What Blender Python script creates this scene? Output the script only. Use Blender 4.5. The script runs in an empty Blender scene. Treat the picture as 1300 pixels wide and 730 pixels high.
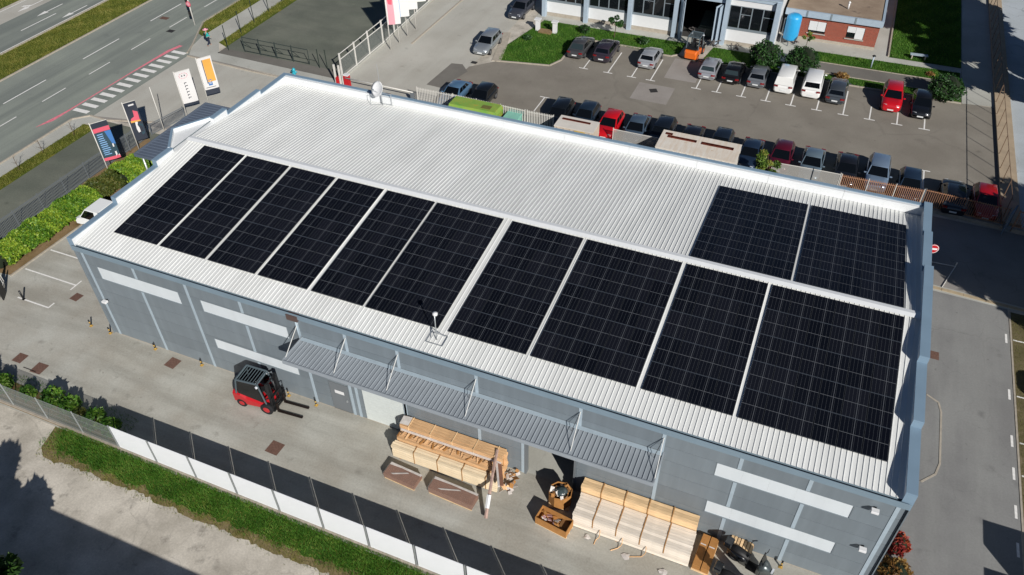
import bpy, bmesh, math, random
import numpy as np
from mathutils import Vector, Matrix
random.seed(7)
rng = np.random.default_rng(7)
SC = bpy.context.scene
COL = SC.collection
R = math.radians
PI = math.pi

# ------------------------------------------------------------------ camera
cam = bpy.data.cameras.new('camera')
camo = bpy.data.objects.new('camera', cam)
COL.objects.link(camo)
cam.sensor_width = 36.0
cam.lens = 27.99
cam.clip_start = 0.5
cam.clip_end = 900
_p, _y, _r = 0.73266, -0.40700, -0.01534
_f = Vector((math.sin(_y)*math.cos(_p), math.cos(_y)*math.cos(_p), -math.sin(_p)))
_ri = Vector((math.cos(_y), -math.sin(_y), 0))
_up = _ri.cross(_f)
_ri, _up = _ri*math.cos(_r)+_up*math.sin(_r), -_ri*math.sin(_r)+_up*math.cos(_r)
camo.matrix_world = Matrix(((_ri.x, _up.x, -_f.x, 37.323), (_ri.y, _up.y, -_f.y, -23.189), (_ri.z, _up.z, -_f.z, 35.897), (0, 0, 0, 1)))
SC.camera = camo

# ------------------------------------------------------------------ sky, sun, exposure
SUN_EL, SUN_AZ = R(30.0), math.atan2(0.717, -0.697)      # towards the sun, measured clockwise from +Y
wd = bpy.data.worlds.new('World')
SC.world = wd
wd.use_nodes = True
nt = wd.node_tree
bg = nt.nodes['Background']
sky = nt.nodes.new('ShaderNodeTexSky')
sky.sky_type = 'NISHITA'
sky.sun_disc = False
sky.sun_elevation = SUN_EL
sky.sun_rotation = SUN_AZ
sky.altitude = 1500
sky.air_density = 0.7
sky.dust_density = 0.3
sky.ozone_density = 3.0
nt.links.new(sky.outputs[0], bg.inputs[0])
bg.inputs[1].default_value = 0.05
sl = bpy.data.lights.new('sun', 'SUN')
sl.energy = 5.0
sl.angle = R(0.5)
sl.color = (1.0, 0.965, 0.915)
so = bpy.data.objects.new('sun', sl)
COL.objects.link(so)
sd = Vector((math.sin(SUN_AZ)*math.cos(SUN_EL), math.cos(SUN_AZ)*math.cos(SUN_EL), math.sin(SUN_EL)))
so.rotation_euler = sd.to_track_quat('Z', 'Y').to_euler()
so.location = (60, -40, 60)
SC.view_settings.view_transform = 'Standard'
SC.view_settings.look = 'None'
SC.view_settings.exposure = 0.0
SC.view_settings.gamma = 1.0
SC.render.engine = 'CYCLES'
SC.cycles.max_bounces = 4
SC.cycles.diffuse_bounces = 2
SC.cycles.transparent_max_bounces = 8

# ------------------------------------------------------------------ materials
def srgb(h):
    if isinstance(h, str):
        h = h.lstrip('#')
        c = [int(h[i:i+2], 16)/255 for i in (0, 2, 4)]
        return tuple(((v/12.92) if v <= 0.04045 else ((v+0.055)/1.055)**2.4) for v in c)
    return tuple(h)

def mat(name, col, rough=0.6, metal=0.0, coat=0.0, spec=0.5, var=0.0, scale=3.0, bump=0.0, bscale=20.0, stretch=None, objrand=0.0, alpha=1.0, var2=0.0):
    """Principled material with soft procedural mottling of its own colour."""
    m = bpy.data.materials.new(name)
    m.use_nodes = True
    t = m.node_tree
    b = t.nodes['Principled BSDF']
    c = srgb(col)
    b.inputs['Base Color'].default_value = (*c, 1)
    b.inputs['Roughness'].default_value = rough
    b.inputs['Metallic'].default_value = metal
    b.inputs['Coat Weight'].default_value = coat
    b.inputs['Coat Roughness'].default_value = 0.06
    b.inputs['Specular IOR Level'].default_value = spec
    b.inputs['Alpha'].default_value = alpha
    if var or bump or objrand:
        tc = t.nodes.new('ShaderNodeTexCoord')
        src = tc.outputs['Object']
        if stretch:
            mp = t.nodes.new('ShaderNodeMapping')
            mp.inputs['Scale'].default_value = stretch
            t.links.new(src, mp.inputs['Vector'])
            src = mp.outputs['Vector']
        last = None
        if var or objrand:
            nz = t.nodes.new('ShaderNodeTexNoise')
            nz.inputs['Scale'].default_value = scale
            nz.inputs['Detail'].default_value = 5
            t.links.new(src, nz.inputs['Vector'])
            mr = t.nodes.new('ShaderNodeMapRange')
            mr.inputs['From Min'].default_value = 0.3
            mr.inputs['From Max'].default_value = 0.7
            mr.inputs['To Min'].default_value = 1-var
            mr.inputs['To Max'].default_value = 1+var
            t.links.new(nz.outputs['Fac'], mr.inputs['Value'])
            val = mr.outputs['Result']
            if objrand:
                oi = t.nodes.new('ShaderNodeObjectInfo')
                m2 = t.nodes.new('ShaderNodeMapRange')
                m2.inputs['To Min'].default_value = 1-objrand
                m2.inputs['To Max'].default_value = 1+objrand
                t.links.new(oi.outputs['Random'], m2.inputs['Value'])
                mu = t.nodes.new('ShaderNodeMath')
                mu.operation = 'MULTIPLY'
                t.links.new(val, mu.inputs[0])
                t.links.new(m2.outputs['Result'], mu.inputs[1])
                val = mu.outputs[0]
            vm = t.nodes.new('ShaderNodeVectorMath')
            vm.operation = 'SCALE'
            vm.inputs[0].default_value = c
            t.links.new(val, vm.inputs['Scale'])
            t.links.new(vm.outputs[0], b.inputs['Base Color'])
        if bump:
            n2 = t.nodes.new('ShaderNodeTexNoise')
            n2.inputs['Scale'].default_value = bscale
            n2.inputs['Detail'].default_value = 4
            t.links.new(src, n2.inputs['Vector'])
            bp = t.nodes.new('ShaderNodeBump')
            bp.inputs['Strength'].default_value = bump
            bp.inputs['Distance'].default_value = 0.02
            t.links.new(n2.outputs['Fac'], bp.inputs['Height'])
            t.links.new(bp.outputs[0], b.inputs['Normal'])
    return m

def ground_mat(name, c1, c2, s1=0.25, c3=None, s3=0.9, t3=0.6, speck=0.12, crack=0.0, streak=None, rough=0.92, bump=0.25, cscale=0.35, gain=(1, 1, 1), spots=0.0):
    """Paving: two tones in big soft patches, a third tone in stains, fine grain, optional cracks and tyre streaks."""
    def srgb(h, _s=globals()['srgb']):
        return tuple(min(0.85, q*k) for q, k in zip(_s(h), gain))
    m = bpy.data.materials.new(name)
    m.use_nodes = True
    t = m.node_tree
    L = t.links.new
    b = t.nodes['Principled BSDF']
    b.inputs['Roughness'].default_value = rough
    b.inputs['Specular IOR Level'].default_value = 0.3
    g = t.nodes.new('ShaderNodeNewGeometry')
    pos = g.outputs['Position']
    def noise(s, d=4, v=None, rgh=0.55):
        n = t.nodes.new('ShaderNodeTexNoise')
        n.inputs['Scale'].default_value = s
        n.inputs['Detail'].default_value = d
        n.inputs['Roughness'].default_value = rgh
        L(v or pos, n.inputs['Vector'])
        return n.outputs['Fac']
    def ramp(v, a, z):
        r = t.nodes.new('ShaderNodeMapRange')
        r.inputs['From Min'].default_value = a
        r.inputs['From Max'].default_value = z
        L(v, r.inputs['Value'])
        return r.outputs['Result']
    def mix(f, a, c):
        x = t.nodes.new('ShaderNodeMix')
        x.data_type = 'RGBA'
        L(f, x.inputs[0])
        for i, q in ((6, a), (7, c)):
            if isinstance(q, tuple):
                x.inputs[i].default_value = (*q, 1)
            else:
                L(q, x.inputs[i])
        return x.outputs[2]
    col = mix(ramp(noise(s1, 6), 0.36, 0.64), srgb(c1), srgb(c2))
    if c3:
        col = mix(ramp(noise(s3, 8, rgh=0.65), t3, t3+0.12), col, srgb(c3))
    if streak:
        mp = t.nodes.new('ShaderNodeMapping')
        mp.inputs['Scale'].default_value = streak[:3]
        L(pos, mp.inputs['Vector'])
        st = ramp(noise(1.0, 5, mp.outputs[0]), 0.42, 0.62)
        k = t.nodes.new('ShaderNodeMath')
        k.operation = 'MULTIPLY'
        k.inputs[1].default_value = streak[4] if len(streak) > 4 else 0.6
        L(st, k.inputs[0])
        col = mix(k.outputs[0], col, srgb(streak[3]))
    if crack:
        v = t.nodes.new('ShaderNodeTexVoronoi')
        v.feature = 'DISTANCE_TO_EDGE'
        v.inputs['Scale'].default_value = cscale
        wv = t.nodes.new('ShaderNodeVectorMath')
        wv.operation = 'ADD'
        n3 = t.nodes.new('ShaderNodeTexNoise')
        n3.inputs['Scale'].default_value = 0.8
        L(pos, n3.inputs['Vector'])
        L(pos, wv.inputs[0])
        L(n3.outputs['Color'], wv.inputs[1])
        L(wv.outputs[0], v.inputs['Vector'])
        cr = ramp(v.outputs['Distance'], 0.016, 0.0)
        gate = ramp(noise(0.12, 2), 0.45, 0.6)
        k = t.nodes.new('ShaderNodeMath')
        k.operation = 'MULTIPLY'
        L(cr, k.inputs[0])
        L(gate, k.inputs[1])
        k2 = t.nodes.new('ShaderNodeMath')
        k2.operation = 'MULTIPLY'
        k2.inputs[1].default_value = crack
        L(k.outputs[0], k2.inputs[0])
        col = mix(k2.outputs[0], col, tuple(q*0.35 for q in srgb(c1)))
    if spots:                                            # oil spots and old repairs, here and there
        for sc_, r0, r1, tone in ((0.55, 0.16, 0.04, 0.55), (1.7, 0.13, 0.05, 0.6)):
            v = t.nodes.new('ShaderNodeTexVoronoi')
            v.inputs['Scale'].default_value = sc_
            wv = t.nodes.new('ShaderNodeVectorMath')
            wv.operation = 'MULTIPLY_ADD'
            n3 = t.nodes.new('ShaderNodeTexNoise')
            n3.inputs['Scale'].default_value = 2.5
            n3.inputs['Detail'].default_value = 6
            L(pos, n3.inputs['Vector'])
            L(n3.outputs['Color'], wv.inputs[0])
            wv.inputs[1].default_value = (0.5, 0.5, 0)
            L(pos, wv.inputs[2])
            L(wv.outputs[0], v.inputs['Vector'])
            near = ramp(v.outputs['Distance'], r0, r1)
            sx = t.nodes.new('ShaderNodeSeparateXYZ')
            L(v.outputs['Color'], sx.inputs[0])
            pick = ramp(sx.outputs[0], 0.55, 0.9)
            k = t.nodes.new('ShaderNodeMath')
            k.operation = 'MULTIPLY'
            L(near, k.inputs[0])
            L(pick, k.inputs[1])
            k2 = t.nodes.new('ShaderNodeMath')
            k2.operation = 'MULTIPLY'
            k2.inputs[1].default_value = spots
            L(k.outputs[0], k2.inputs[0])
            col = mix(k2.outputs[0], col, tuple(q*tone for q in srgb(c2)))
    fine = t.nodes.new('ShaderNodeMapRange')
    fine.inputs['From Min'].default_value = 0.25
    fine.inputs['From Max'].default_value = 0.75
    fine.inputs['To Min'].default_value = 1-speck
    fine.inputs['To Max'].default_value = 1+speck
    fn = noise(9, 6, rgh=0.75)
    L(fn, fine.inputs['Value'])
    vm = t.nodes.new('ShaderNodeVectorMath')
    vm.operation = 'SCALE'
    L(col, vm.inputs[0])
    L(fine.outputs[0], vm.inputs['Scale'])
    L(vm.outputs[0], b.inputs['Base Color'])
    bp = t.nodes.new('ShaderNodeBump')
    bp.inputs['Strength'].default_value = bump
    bp.inputs['Distance'].default_value = 0.02
    L(noise(14, 5), bp.inputs['Height'])
    L(bp.outputs[0], b.inputs['Normal'])
    return m

def leaf_mat(name, dark, mid, light, rough=0.55, trans=0.25):
    """Leaves: each leaf carries its own 'tone', which picks its green."""
    m = bpy.data.materials.new(name)
    m.use_nodes = True
    t = m.node_tree
    L = t.links.new
    b = t.nodes['Principled BSDF']
    at = t.nodes.new('ShaderNodeAttribute')
    at.attribute_name = 'tone'
    rp = t.nodes.new('ShaderNodeValToRGB')
    e = rp.color_ramp.elements
    e[0].color = (*srgb(dark), 1)
    e[1].color = (*srgb(light), 1)
    k = e.new(0.5)
    k.color = (*srgb(mid), 1)
    L(at.outputs['Fac'], rp.inputs[0])
    L(rp.outputs[0], b.inputs['Base Color'])
    b.inputs['Roughness'].default_value = rough
    tr = t.nodes.new('ShaderNodeBsdfTranslucent')
    L(rp.outputs[0], tr.inputs[0])
    mx = t.nodes.new('ShaderNodeMixShader')
    mx.inputs[0].default_value = trans
    L(b.outputs[0], mx.inputs[1])
    L(tr.outputs[0], mx.inputs[2])
    L(mx.outputs[0], t.nodes['Material Output'].inputs[0])
    return m

def solar_mat():
    """One module: 6 x 20 half cells, busbar wires and thin grid lines, read from the module's own coordinates."""
    m = bpy.data.materials.new('solar_glass')
    m.use_nodes = True
    t = m.node_tree
    L = t.links.new
    b = t.nodes['Principled BSDF']
    tc = t.nodes.new('ShaderNodeTexCoord')
    sp = t.nodes.new('ShaderNodeSeparateXYZ')
    L(tc.outputs['Object'], sp.inputs[0])
    def M(op, a, c=None):
        n = t.nodes.new('ShaderNodeMath')
        n.operation = op
        for i, q in enumerate((a, c)):
            if q is None:
                continue
            if isinstance(q, (int, float)):
                n.inputs[i].default_value = q
            else:
                L(q, n.inputs[i])
        return n.outputs[0]
    def line(v, pitch, w, off=0.0):
        f = M('FRACT', M('ADD', M('DIVIDE', v, pitch), 0.5+off))
        return M('LESS_THAN', M('ABSOLUTE', M('SUBTRACT', f, 0.5)), w/pitch/2)
    x, y = sp.outputs[0], sp.outputs[1]
    cells = line(x, 0.1655, 0.007)
    strong = M('LESS_THAN', M('ABSOLUTE', M('SUBTRACT', x, 0.09)), 0.009)
    midl = M('LESS_THAN', M('ABSOLUTE', y), 0.011)
    g1 = M('MAXIMUM', M('MULTIPLY', cells, 0.50), M('MULTIPLY', strong, 0.8))
    g2 = M('MULTIPLY', midl, 0.8)
    g = M('MAXIMUM', g1, g2)
    oi = t.nodes.new('ShaderNodeObjectInfo')
    base = t.nodes.new('ShaderNodeMix')
    base.data_type = 'RGBA'
    base.inputs[6].default_value = (0.004, 0.005, 0.0085, 1)
    base.inputs[7].default_value = (0.009, 0.010, 0.015, 1)
    L(oi.outputs['Random'], base.inputs[0])
    mx = t.nodes.new('ShaderNodeMix')
    mx.data_type = 'RGBA'
    L(M('MULTIPLY', g, 1.0), mx.inputs[0])
    L(base.outputs[2], mx.inputs[6])
    mx.inputs[7].default_value = (0.15, 0.16, 0.175, 1)
    L(mx.outputs[2], b.inputs['Base Color'])
    b.inputs['Roughness'].default_value = 0.12
    b.inputs['Specular IOR Level'].default_value = 0.22
    return m

# ------------------------------------------------------------------ mesh helpers
def box(bm, x0, x1, y0, y1, z0, z1, mi=0):
    vs = [bm.verts.new(p) for p in ((x0, y0, z0), (x1, y0, z0), (x1, y1, z0), (x0, y1, z0), (x0, y0, z1), (x1, y0, z1), (x1, y1, z1), (x0, y1, z1))]
    for f in ((3, 2, 1, 0), (4, 5, 6, 7), (0, 1, 5, 4), (1, 2, 6, 5), (2, 3, 7, 6), (3, 0, 4, 7)):
        bm.faces.new([vs[i] for i in f]).material_index = mi
    return vs

def tube(bm, p, q, r, n=6, r2=None, mi=0, caps=True):
    p, q = Vector(p), Vector(q)
    d = (q-p)
    if d.length < 1e-6:
        return
    d.normalize()
    a = d.orthogonal().normalized()
    c = d.cross(a)
    r2 = r if r2 is None else r2
    A, B = [], []
    for i in range(n):
        w = 2*PI*(i+0.5)/n
        o = a*math.cos(w)+c*math.sin(w)
        A.append(bm.verts.new(p+o*r))
        B.append(bm.verts.new(q+o*r2))
    for i in range(n):
        j = (i+1) % n
        f = bm.faces.new((A[i], A[j], B[j], B[i]))
        f.material_index = mi
        f.smooth = n > 6
    if caps:
        bm.faces.new(A[::-1]).material_index = mi
        bm.faces.new(B).material_index = mi

def path_tube(bm, pts, r, n=6, mi=0):
    for a, c in zip(pts[:-1], pts[1:]):
        tube(bm, a, c, r, n, mi=mi)

def prism(bm, pts, z0, z1, mi=0):
    """Vertical prism over a plan outline given anticlockwise."""
    A = [bm.verts.new((x, y, z0)) for x, y in pts]
    B = [bm.verts.new((x, y, z1)) for x, y in pts]
    n = len(pts)
    bm.faces.new(B).material_index = mi
    bm.faces.new(A[::-1]).material_index = mi
    for i in range(n):
        j = (i+1) % n
        bm.faces.new((A[i], A[j], B[j], B[i])).material_index = mi

def lathe(bm, prof, n=16, c=(0, 0, 0), mi=0, smooth=True):
    rings = []
    for r, z in prof:
        rings.append([bm.verts.new((c[0]+r*math.cos(2*PI*i/n), c[1]+r*math.sin(2*PI*i/n), c[2]+z)) for i in range(n)])
    for a, b in zip(rings[:-1], rings[1:]):
        for i in range(n):
            j = (i+1) % n
            f = bm.faces.new((a[i], a[j], b[j], b[i]))
            f.smooth = smooth
            f.material_index = mi
    bm.faces.new(rings[0][::-1]).material_index = mi
    bm.faces.new(rings[-1]).material_index = mi

def sheet(bm, pts, z, mi=0):
    bm.faces.new([bm.verts.new((x, y, z)) for x, y in pts]).material_index = mi

def rot_bm(bm, rz, loc=(0, 0, 0)):
    bmesh.ops.transform(bm, matrix=Matrix.Translation(loc) @ Matrix.Rotation(rz, 4, 'Z'), verts=bm.verts)

def mesh(name, bm, mats):
    me = bpy.data.meshes.new(name)
    bmesh.ops.recalc_face_normals(bm, faces=bm.faces)
    bm.to_mesh(me)
    bm.free()
    for m in (mats if isinstance(mats, (list, tuple)) else [mats]):
        me.materials.append(m)
    return me

def put(name, me, parent=None, loc=(0, 0, 0), rot=(0, 0, 0), label=None):
    o = bpy.data.objects.new(name, me)
    COL.objects.link(o)
    o.location = loc
    o.rotation_euler = rot
    if parent is not None:
        o.parent = parent
    if label:
        o['label'] = label
    return o

def obj(name, bm, mats, parent=None, loc=(0, 0, 0), rot=(0, 0, 0), label=None, bevel=0.0):
    if bevel:
        bmesh.ops.bevel(bm, geom=[e for e in bm.edges], offset=bevel, segments=1, affect='EDGES', clamp_overlap=True)
    return put(name, mesh(name, bm, mats), parent, loc, rot, label)

def tag(o, label, cat, group=None):
    o['label'] = label
    o['category'] = cat
    if group:
        o['group'] = group
    return o

def thing(name, label, cat, loc=(0, 0, 0), rz=0.0, group=None):
    o = bpy.data.objects.new(name, None)
    o.empty_display_size = 0.3
    COL.objects.link(o)
    o.location = loc
    o.rotation_euler = (0, 0, rz)
    return tag(o, label, cat, group)

def copy_tree(o, parent=None):
    c = o.copy()
    COL.objects.link(c)
    c.parent = parent
    for ch in list(o.children):
        copy_tree(ch, c)
    return c

def structure(o):
    o['kind'] = 'structure'
    return o

def stuff(o):
    o['kind'] = 'stuff'
    return o

BM = bmesh.new

def quads(name, P, mats, tone=None, parent=None, loc=(0, 0, 0)):
    """P: (n,k,3) polygons as one mesh, with an optional tone per polygon."""
    n, k = P.shape[:2]
    me = bpy.data.meshes.new(name)
    me.vertices.add(n*k)
    me.vertices.foreach_set('co', P.reshape(-1).astype(np.float32))
    me.loops.add(n*k)
    me.loops.foreach_set('vertex_index', np.arange(n*k, dtype=np.int32))
    me.polygons.add(n)
    me.polygons.foreach_set('loop_start', np.arange(0, n*k, k, dtype=np.int32))
    me.polygons.foreach_set('loop_total', np.full(n, k, dtype=np.int32))
    if tone is not None:
        a = me.attributes.new('tone', 'FLOAT', 'POINT')
        a.data.foreach_set('value', np.repeat(tone, k).astype(np.float32))
    me.update(calc_edges=True)
    me.materials.append(mats)
    return put(name, me, parent, loc)

def leaves(C, size, flat=0.0, aspect=1.5):
    """Leaf-shaped quads at the points C, turned at random."""
    n = len(C)
    d = rng.normal(size=(n, 3))
    d[:, 2] = np.abs(d[:, 2])+flat
    d /= np.linalg.norm(d, axis=1)[:, None]
    a = np.cross(d, rng.normal(size=(n, 3)))
    a /= np.linalg.norm(a, axis=1)[:, None]
    b = np.cross(d, a)
    s = (size*rng.uniform(0.6, 1.3, n))[:, None]
    return np.stack([C-a*s*aspect, C-b*s*0.7, C+a*s*aspect, C+b*s*0.7], 1)

def blades(X, Y, h, w):
    """Grass blades: leaning triangles."""
    n = len(X)
    a = rng.uniform(0, 2*PI, n)
    hh = h*rng.uniform(0.5, 1.3, n)
    l = rng.normal(0, 0.45, (n, 2))*hh[:, None]
    dx, dy = np.cos(a)*w, np.sin(a)*w
    z = np.zeros(n)
    return np.stack([np.stack([X-dx, Y-dy, z], 1), np.stack([X+dx, Y+dy, z], 1), np.stack([X+l[:, 0], Y+l[:, 1], hh], 1)], 1)

def nz2(x, y, s=1.0, seed=0.0):
    """Cheap smooth 2-D noise in -1..1."""
    return (np.sin(x*1.3*s+seed)*np.cos(y*1.7*s-seed*1.3)+0.6*np.sin(x*2.9*s-y*2.1*s+seed*2)+0.4*np.cos(x*5.3*s+y*4.7*s+seed))/2.0
# ------------------------------------------------------------------ palette
M = {}
M['old_concrete'] = ground_mat('old_concrete', '#aaa092', '#8d8477', 0.45, '#7b7368', 0.8, 0.57, 0.22, crack=0.3, bump=0.4, gain=(1.50, 1.58, 1.66), spots=0.5)
M['yard'] = ground_mat('yard_concrete', '#a79c8e', '#96897a', 0.30, '#847a6d', 0.9, 0.60, 0.17, crack=0.12, streak=(0.10, 0.8, 1, '#7f7568', 0.5), gain=(1.25, 1.43, 1.57), spots=0.55)
M['asphalt_side'] = ground_mat('side_asphalt', '#8f8a83', '#837e78', 0.30, '#76716b', 0.5, 0.62, 0.12, crack=0.25, streak=(0.9, 0.1, 1, '#9a958c', 0.4), gain=(0.9, 0.97, 1.05), spots=0.5)
M['asphalt_lot'] = ground_mat('lot_asphalt', '#837b6c', '#776f61', 0.25, '#6a6357', 0.4, 0.62, 0.12, crack=0.18, cscale=0.10, gain=(1.12, 1.17, 1.30), spots=0.5)
M['asphalt_road'] = ground_mat('road_asphalt', '#77756f', '#6d6b67', 0.2, '#605e5b', 0.4, 0.62, 0.10, streak=(0.75, 0.02, 1, '#5d5c5a', 0.75), gain=(1.5, 1.7, 1.64), spots=0.3)
M['street'] = ground_mat('street_concrete', '#a39a8f', '#978e83', 0.2, '#877e72', 0.4, 0.63, 0.10, crack=0.15, streak=(0.5, 0.05, 1, '#aaa398', 0.4), gain=(1.3, 1.42, 1.48), spots=0.5)
M['asphalt_alley'] = ground_mat('alley_asphalt', '#8d867c', '#7f7970', 0.25, '#716b62', 0.5, 0.62, 0.12, crack=0.4, gain=(1.15, 1.2, 1.3))  # alley asphalt, a darker tone than the street concrete
M['gravel_lot'] = ground_mat('worn_gravel', '#7e7a6f', '#6b6a60', 0.22, '#8f8778', 0.5, 0.62, 0.18, streak=(0.15, 0.5, 1, '#615f58', 0.4), gain=(0.85, 0.95, 0.93), spots=0.4)
M['pavement'] = ground_mat('pavement_slab', '#b0a99d', '#a29b8f', 0.3, '#8f887c', 0.5, 0.66, 0.09, crack=0.25, gain=(1.1, 1.2, 1.28), spots=0.3)
M['pale_concrete'] = ground_mat('pale_concrete', '#b9b4ad', '#aaa59d', 0.25, '#8b6d50', 0.28, 0.60, 0.12, crack=0.6, gain=(0.93, 1.08, 1.25), spots=0.4)
M['patch'] = ground_mat('patched_asphalt', '#999085', '#8e857a', 0.4, None, speck=0.10, gain=(1.05, 1.1, 1.2))
M['patch_dark'] = ground_mat('dark_patch', '#777168', '#6d675f', 0.4, None, speck=0.10, gain=(1.0, 1.05, 1.1))
M['soil'] = ground_mat('dry_soil', '#8d7658', '#75603f', 0.8, '#5b4a30', 1.3, 0.58, 0.25, bump=0.6)
M['bank'] = ground_mat('dry_bank', '#7d6f50', '#6a6238', 1.1, '#9a8768', 1.8, .55, 0.3, bump=0.7)
M['turf'] = ground_mat('turf', '#4a5c22', '#3c4f1a', 0.5, '#6c6a35', 0.7, 0.57, 0.30, bump=0.8, gain=(0.6, 1.0, 0.45))
M['turf_dry'] = ground_mat('dry_turf', '#5f6630', '#4d5724', 0.5, '#8a7a4a', 0.6, 0.53, 0.30, bump=0.8, gain=(0.8, 0.9, 0.4))
M['paver_grass'] = ground_mat('grass_pavers', '#6d6348', '#5c5539', 0.5, '#7d7058', 0.8, 0.55, 0.3, bump=0.7)
M['kerb'] = mat('kerb_stone', '#a89f91', 0.85, var=0.12, scale=4, bump=0.2)
M['line'] = mat('road_paint', '#e9e7e2', 0.7, var=0.12, scale=6)
M['red_paint'] = mat('red_paint', '#e0808c', 0.75, var=0.2, scale=5)
M['yellow_paint'] = mat('yellow_paint', '#c9a94a', 0.7, var=0.15, scale=5)
M['tan_paint'] = mat('tan_strip', '#ad9c80', 0.85, var=0.12, scale=3)
M['manhole'] = mat('rusty_iron', '#775a4e', 0.75, metal=0.3, var=0.25, scale=9, bump=0.4)
M['iron'] = mat('dark_iron', '#3c3a38', 0.7, metal=0.3, var=0.2, scale=9, bump=0.4)

# ------------------------------------------------------------------ ground, roads, pavements
def ground(name, pts, lev, m):
    bm = BM()
    sheet(bm, pts, lev*0.004)
    return structure(obj(name, bm, M[m]))

def rc(x0, x1, y0, y1):
    return [(x0, y0), (x1, y0), (x1, y1), (x0, y1)]

base_ground = ground('ground', rc(-260, 300, -200, 360), 0, 'old_concrete')
yard = ground('loading_yard', rc(-13.3, 45.0, -7.2, 21.4), 1, 'yard')
side = ground('side_driveway', rc(45.0, 52.1, -60, 23.7), 1, 'asphalt_side')
alley = ground('alley_road', [(-22.2, 20.2), (-13.3, 21.4), (45, 21.4), (45, 23.7), (110, 23.7), (110, 31.6), (51.8, 32.4), (-5, 32.6), (-22.2, 33.8)], 2, 'asphalt_alley')
street = ground('side_street', [(-5.2, 32.6), (5.0, 32.6), (5.6, 50), (5.9, 130), (-5.8, 130)], 3, 'street')
west_street = ground('street_mouth', [(-22.2, 20.6), (-16, 21.8), (-4.5, 21.8), (-4.5, 32.6), (-22.2, 33.4)], 3, 'street')
lot = ground('car_park', [(4.9, 33.0), (52.0, 33.0), (52.0, 51.4), (13.1, 51.4), (13.1, 46.1), (12.4, 44.6), (9.2, 44.0), (7.2, 43.6), (5.2, 41.6)], 4, 'asphalt_lot')
road = ground('main_road', rc(-35.4, -22.2, -150, 250), 2, 'asphalt_road')
far_road = ground('far_carriageway', rc(-46.3, -40.3, -150, 250), 2, 'asphalt_road')
bus_lane = ground('bus_lane', rc(-49.3, -46.3, -150, 250), 2, 'street')
median = ground('median_turf', rc(-40.1, -35.6, -150, 250), 3, 'turf_dry')
far_verge = ground('far_verge', rc(-80, -49.8, -150, 250), 3, 'turf_dry')
gravel_w = ground('gravel_lot', rc(-20.4, -13.3, -150, 20.3), 2, 'gravel_lot')
gravel_n = ground('gravel_plot', [(-19.8, 36.1), (-5.6, 36.1), (-5.9, 130), (-20.6, 130)], 4, 'gravel_lot')
pavement_w = ground('pavement', [(-23.6, -150), (-21.9, -150), (-21.9, 19.2), (-20.6, 20.3), (-22.2, 20.6), (-23.4, 19.4)], 4, 'pavement')
pavement_n = ground('pavement', [(-22.2, 33.6), (-5.2, 33.0), (-5.2, 34.6), (-19.6, 35.0), (-21.2, 37.0), (-22.0, 130), (-23.8, 130), (-23.8, 37.5), (-23.2, 35.2)], 4, 'pavement')
strip_n = ground('kerb_strip', [(-19.8, 35.0), (-5.2, 34.6), (-5.2, 36.1), (-19.8, 36.1)], 4, 'patch_dark')
verge_w = ground('verge', rc(-21.9, -20.4, -150, 19.2), 3, 'turf_dry')
verge_n = ground('verge', [(-21.2, 37.0), (-19.8, 36.4), (-20.6, 130), (-22.0, 130)], 5, 'turf_dry')
verge_r = ground('verge', [(-23.8, 37.6), (-23.8, 130), (-26.2, 130), (-25.9, 40.5), (-24.6, 38.0)], 5, 'turf_dry')
hedge_bed = ground('hedge_bed', [(-15.0, 1.2), (-11.15, 1.6), (-10.95, 7.5), (-11.0, 12), (-10.6, 17), (-15.0, 19.5)], 3, 'soil')
def ragged(x0, x1, step, y, amp, seed):
    r = random.Random(seed)
    v, out = 0.0, []
    for x in np.arange(x0, x1, step):
        v = v*0.72+r.uniform(-amp, amp)
        out.append((float(x), y+v+r.uniform(-amp, amp)*0.5))
    return out
bank_soil = ground('bank_soil', [(2.0, -7.2), (2.4, -8.6)]+ragged(3, 60, .22, -9.0, .10, 3)+[(60, -7.2)], 1, 'bank')
grass_bank = ground('grass_bank', [(2.6, -7.2), (3.1, -8.2)]+ragged(3.5, 60, .2, -8.5, .13, 5)+[(60, -7.2)], 2, 'turf')
front_bed = ground('planting_bed', [(-14, -7.1), (6.4, -7.1), (6.4, -6.2), (3.5, -5.7), (-14, -5.4)], 2, 'soil')
lawn_w = ground('lawn', [(7.2, 43.7), (9.2, 44.1), (12.4, 44.7), (13.0, 46.1), (13.0, 51.4), (19.9, 51.4), (20.2, 50.9), (22.9, 50.9), (23.5, 51.6), (23.7, 54.3), (8.2, 54.3), (6.7, 47)], 6, 'turf')
lawn_m = ground('lawn', [(25.9, 50.9), (49.3, 51.2), (49.3, 52.3), (47, 52.75), (36.2, 52.6), (34.5, 53.4), (30.2, 54.4), (26.4, 54.4)], 6, 'turf')
footpath = ground('footpath', [(36.2, 52.7), (47, 52.8), (49.2, 52.4), (49.2, 55.1), (36, 54.9), (33.5, 54.8), (34.6, 53.5)], 5, 'patch_dark')
lawn_e = ground('lawn', [(33.4, 55.0), (36, 55.0), (49.2, 55.2), (49.2, 57.4), (34, 57.2)], 6, 'turf')
walk_e = ground('walkway', [(30, 54.4), (34.6, 53.5), (33.5, 54.8), (34, 57.2), (49.3, 57.4), (49.3, 58.4), (42.7, 58.4), (42.7, 90), (41.3, 90), (41.3, 59.6), (31.8, 59.6), (31.8, 55.4)], 5, 'pavement')
lawn_n = ground('lawn', rc(42.75, 49.3, 58.45, 110), 6, 'turf')
apron = ground('building_apron', [(7.0, 54.3), (30, 54.3), (30, 55.3), (31.8, 55.4), (31.8, 56), (7.0, 56)], 5, 'pavement')
pavement_e = ground('pavement', [(49.35, 51.2), (52.0, 51.6), (52.0, 130), (49.35, 130)], 7, 'pavement')
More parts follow.
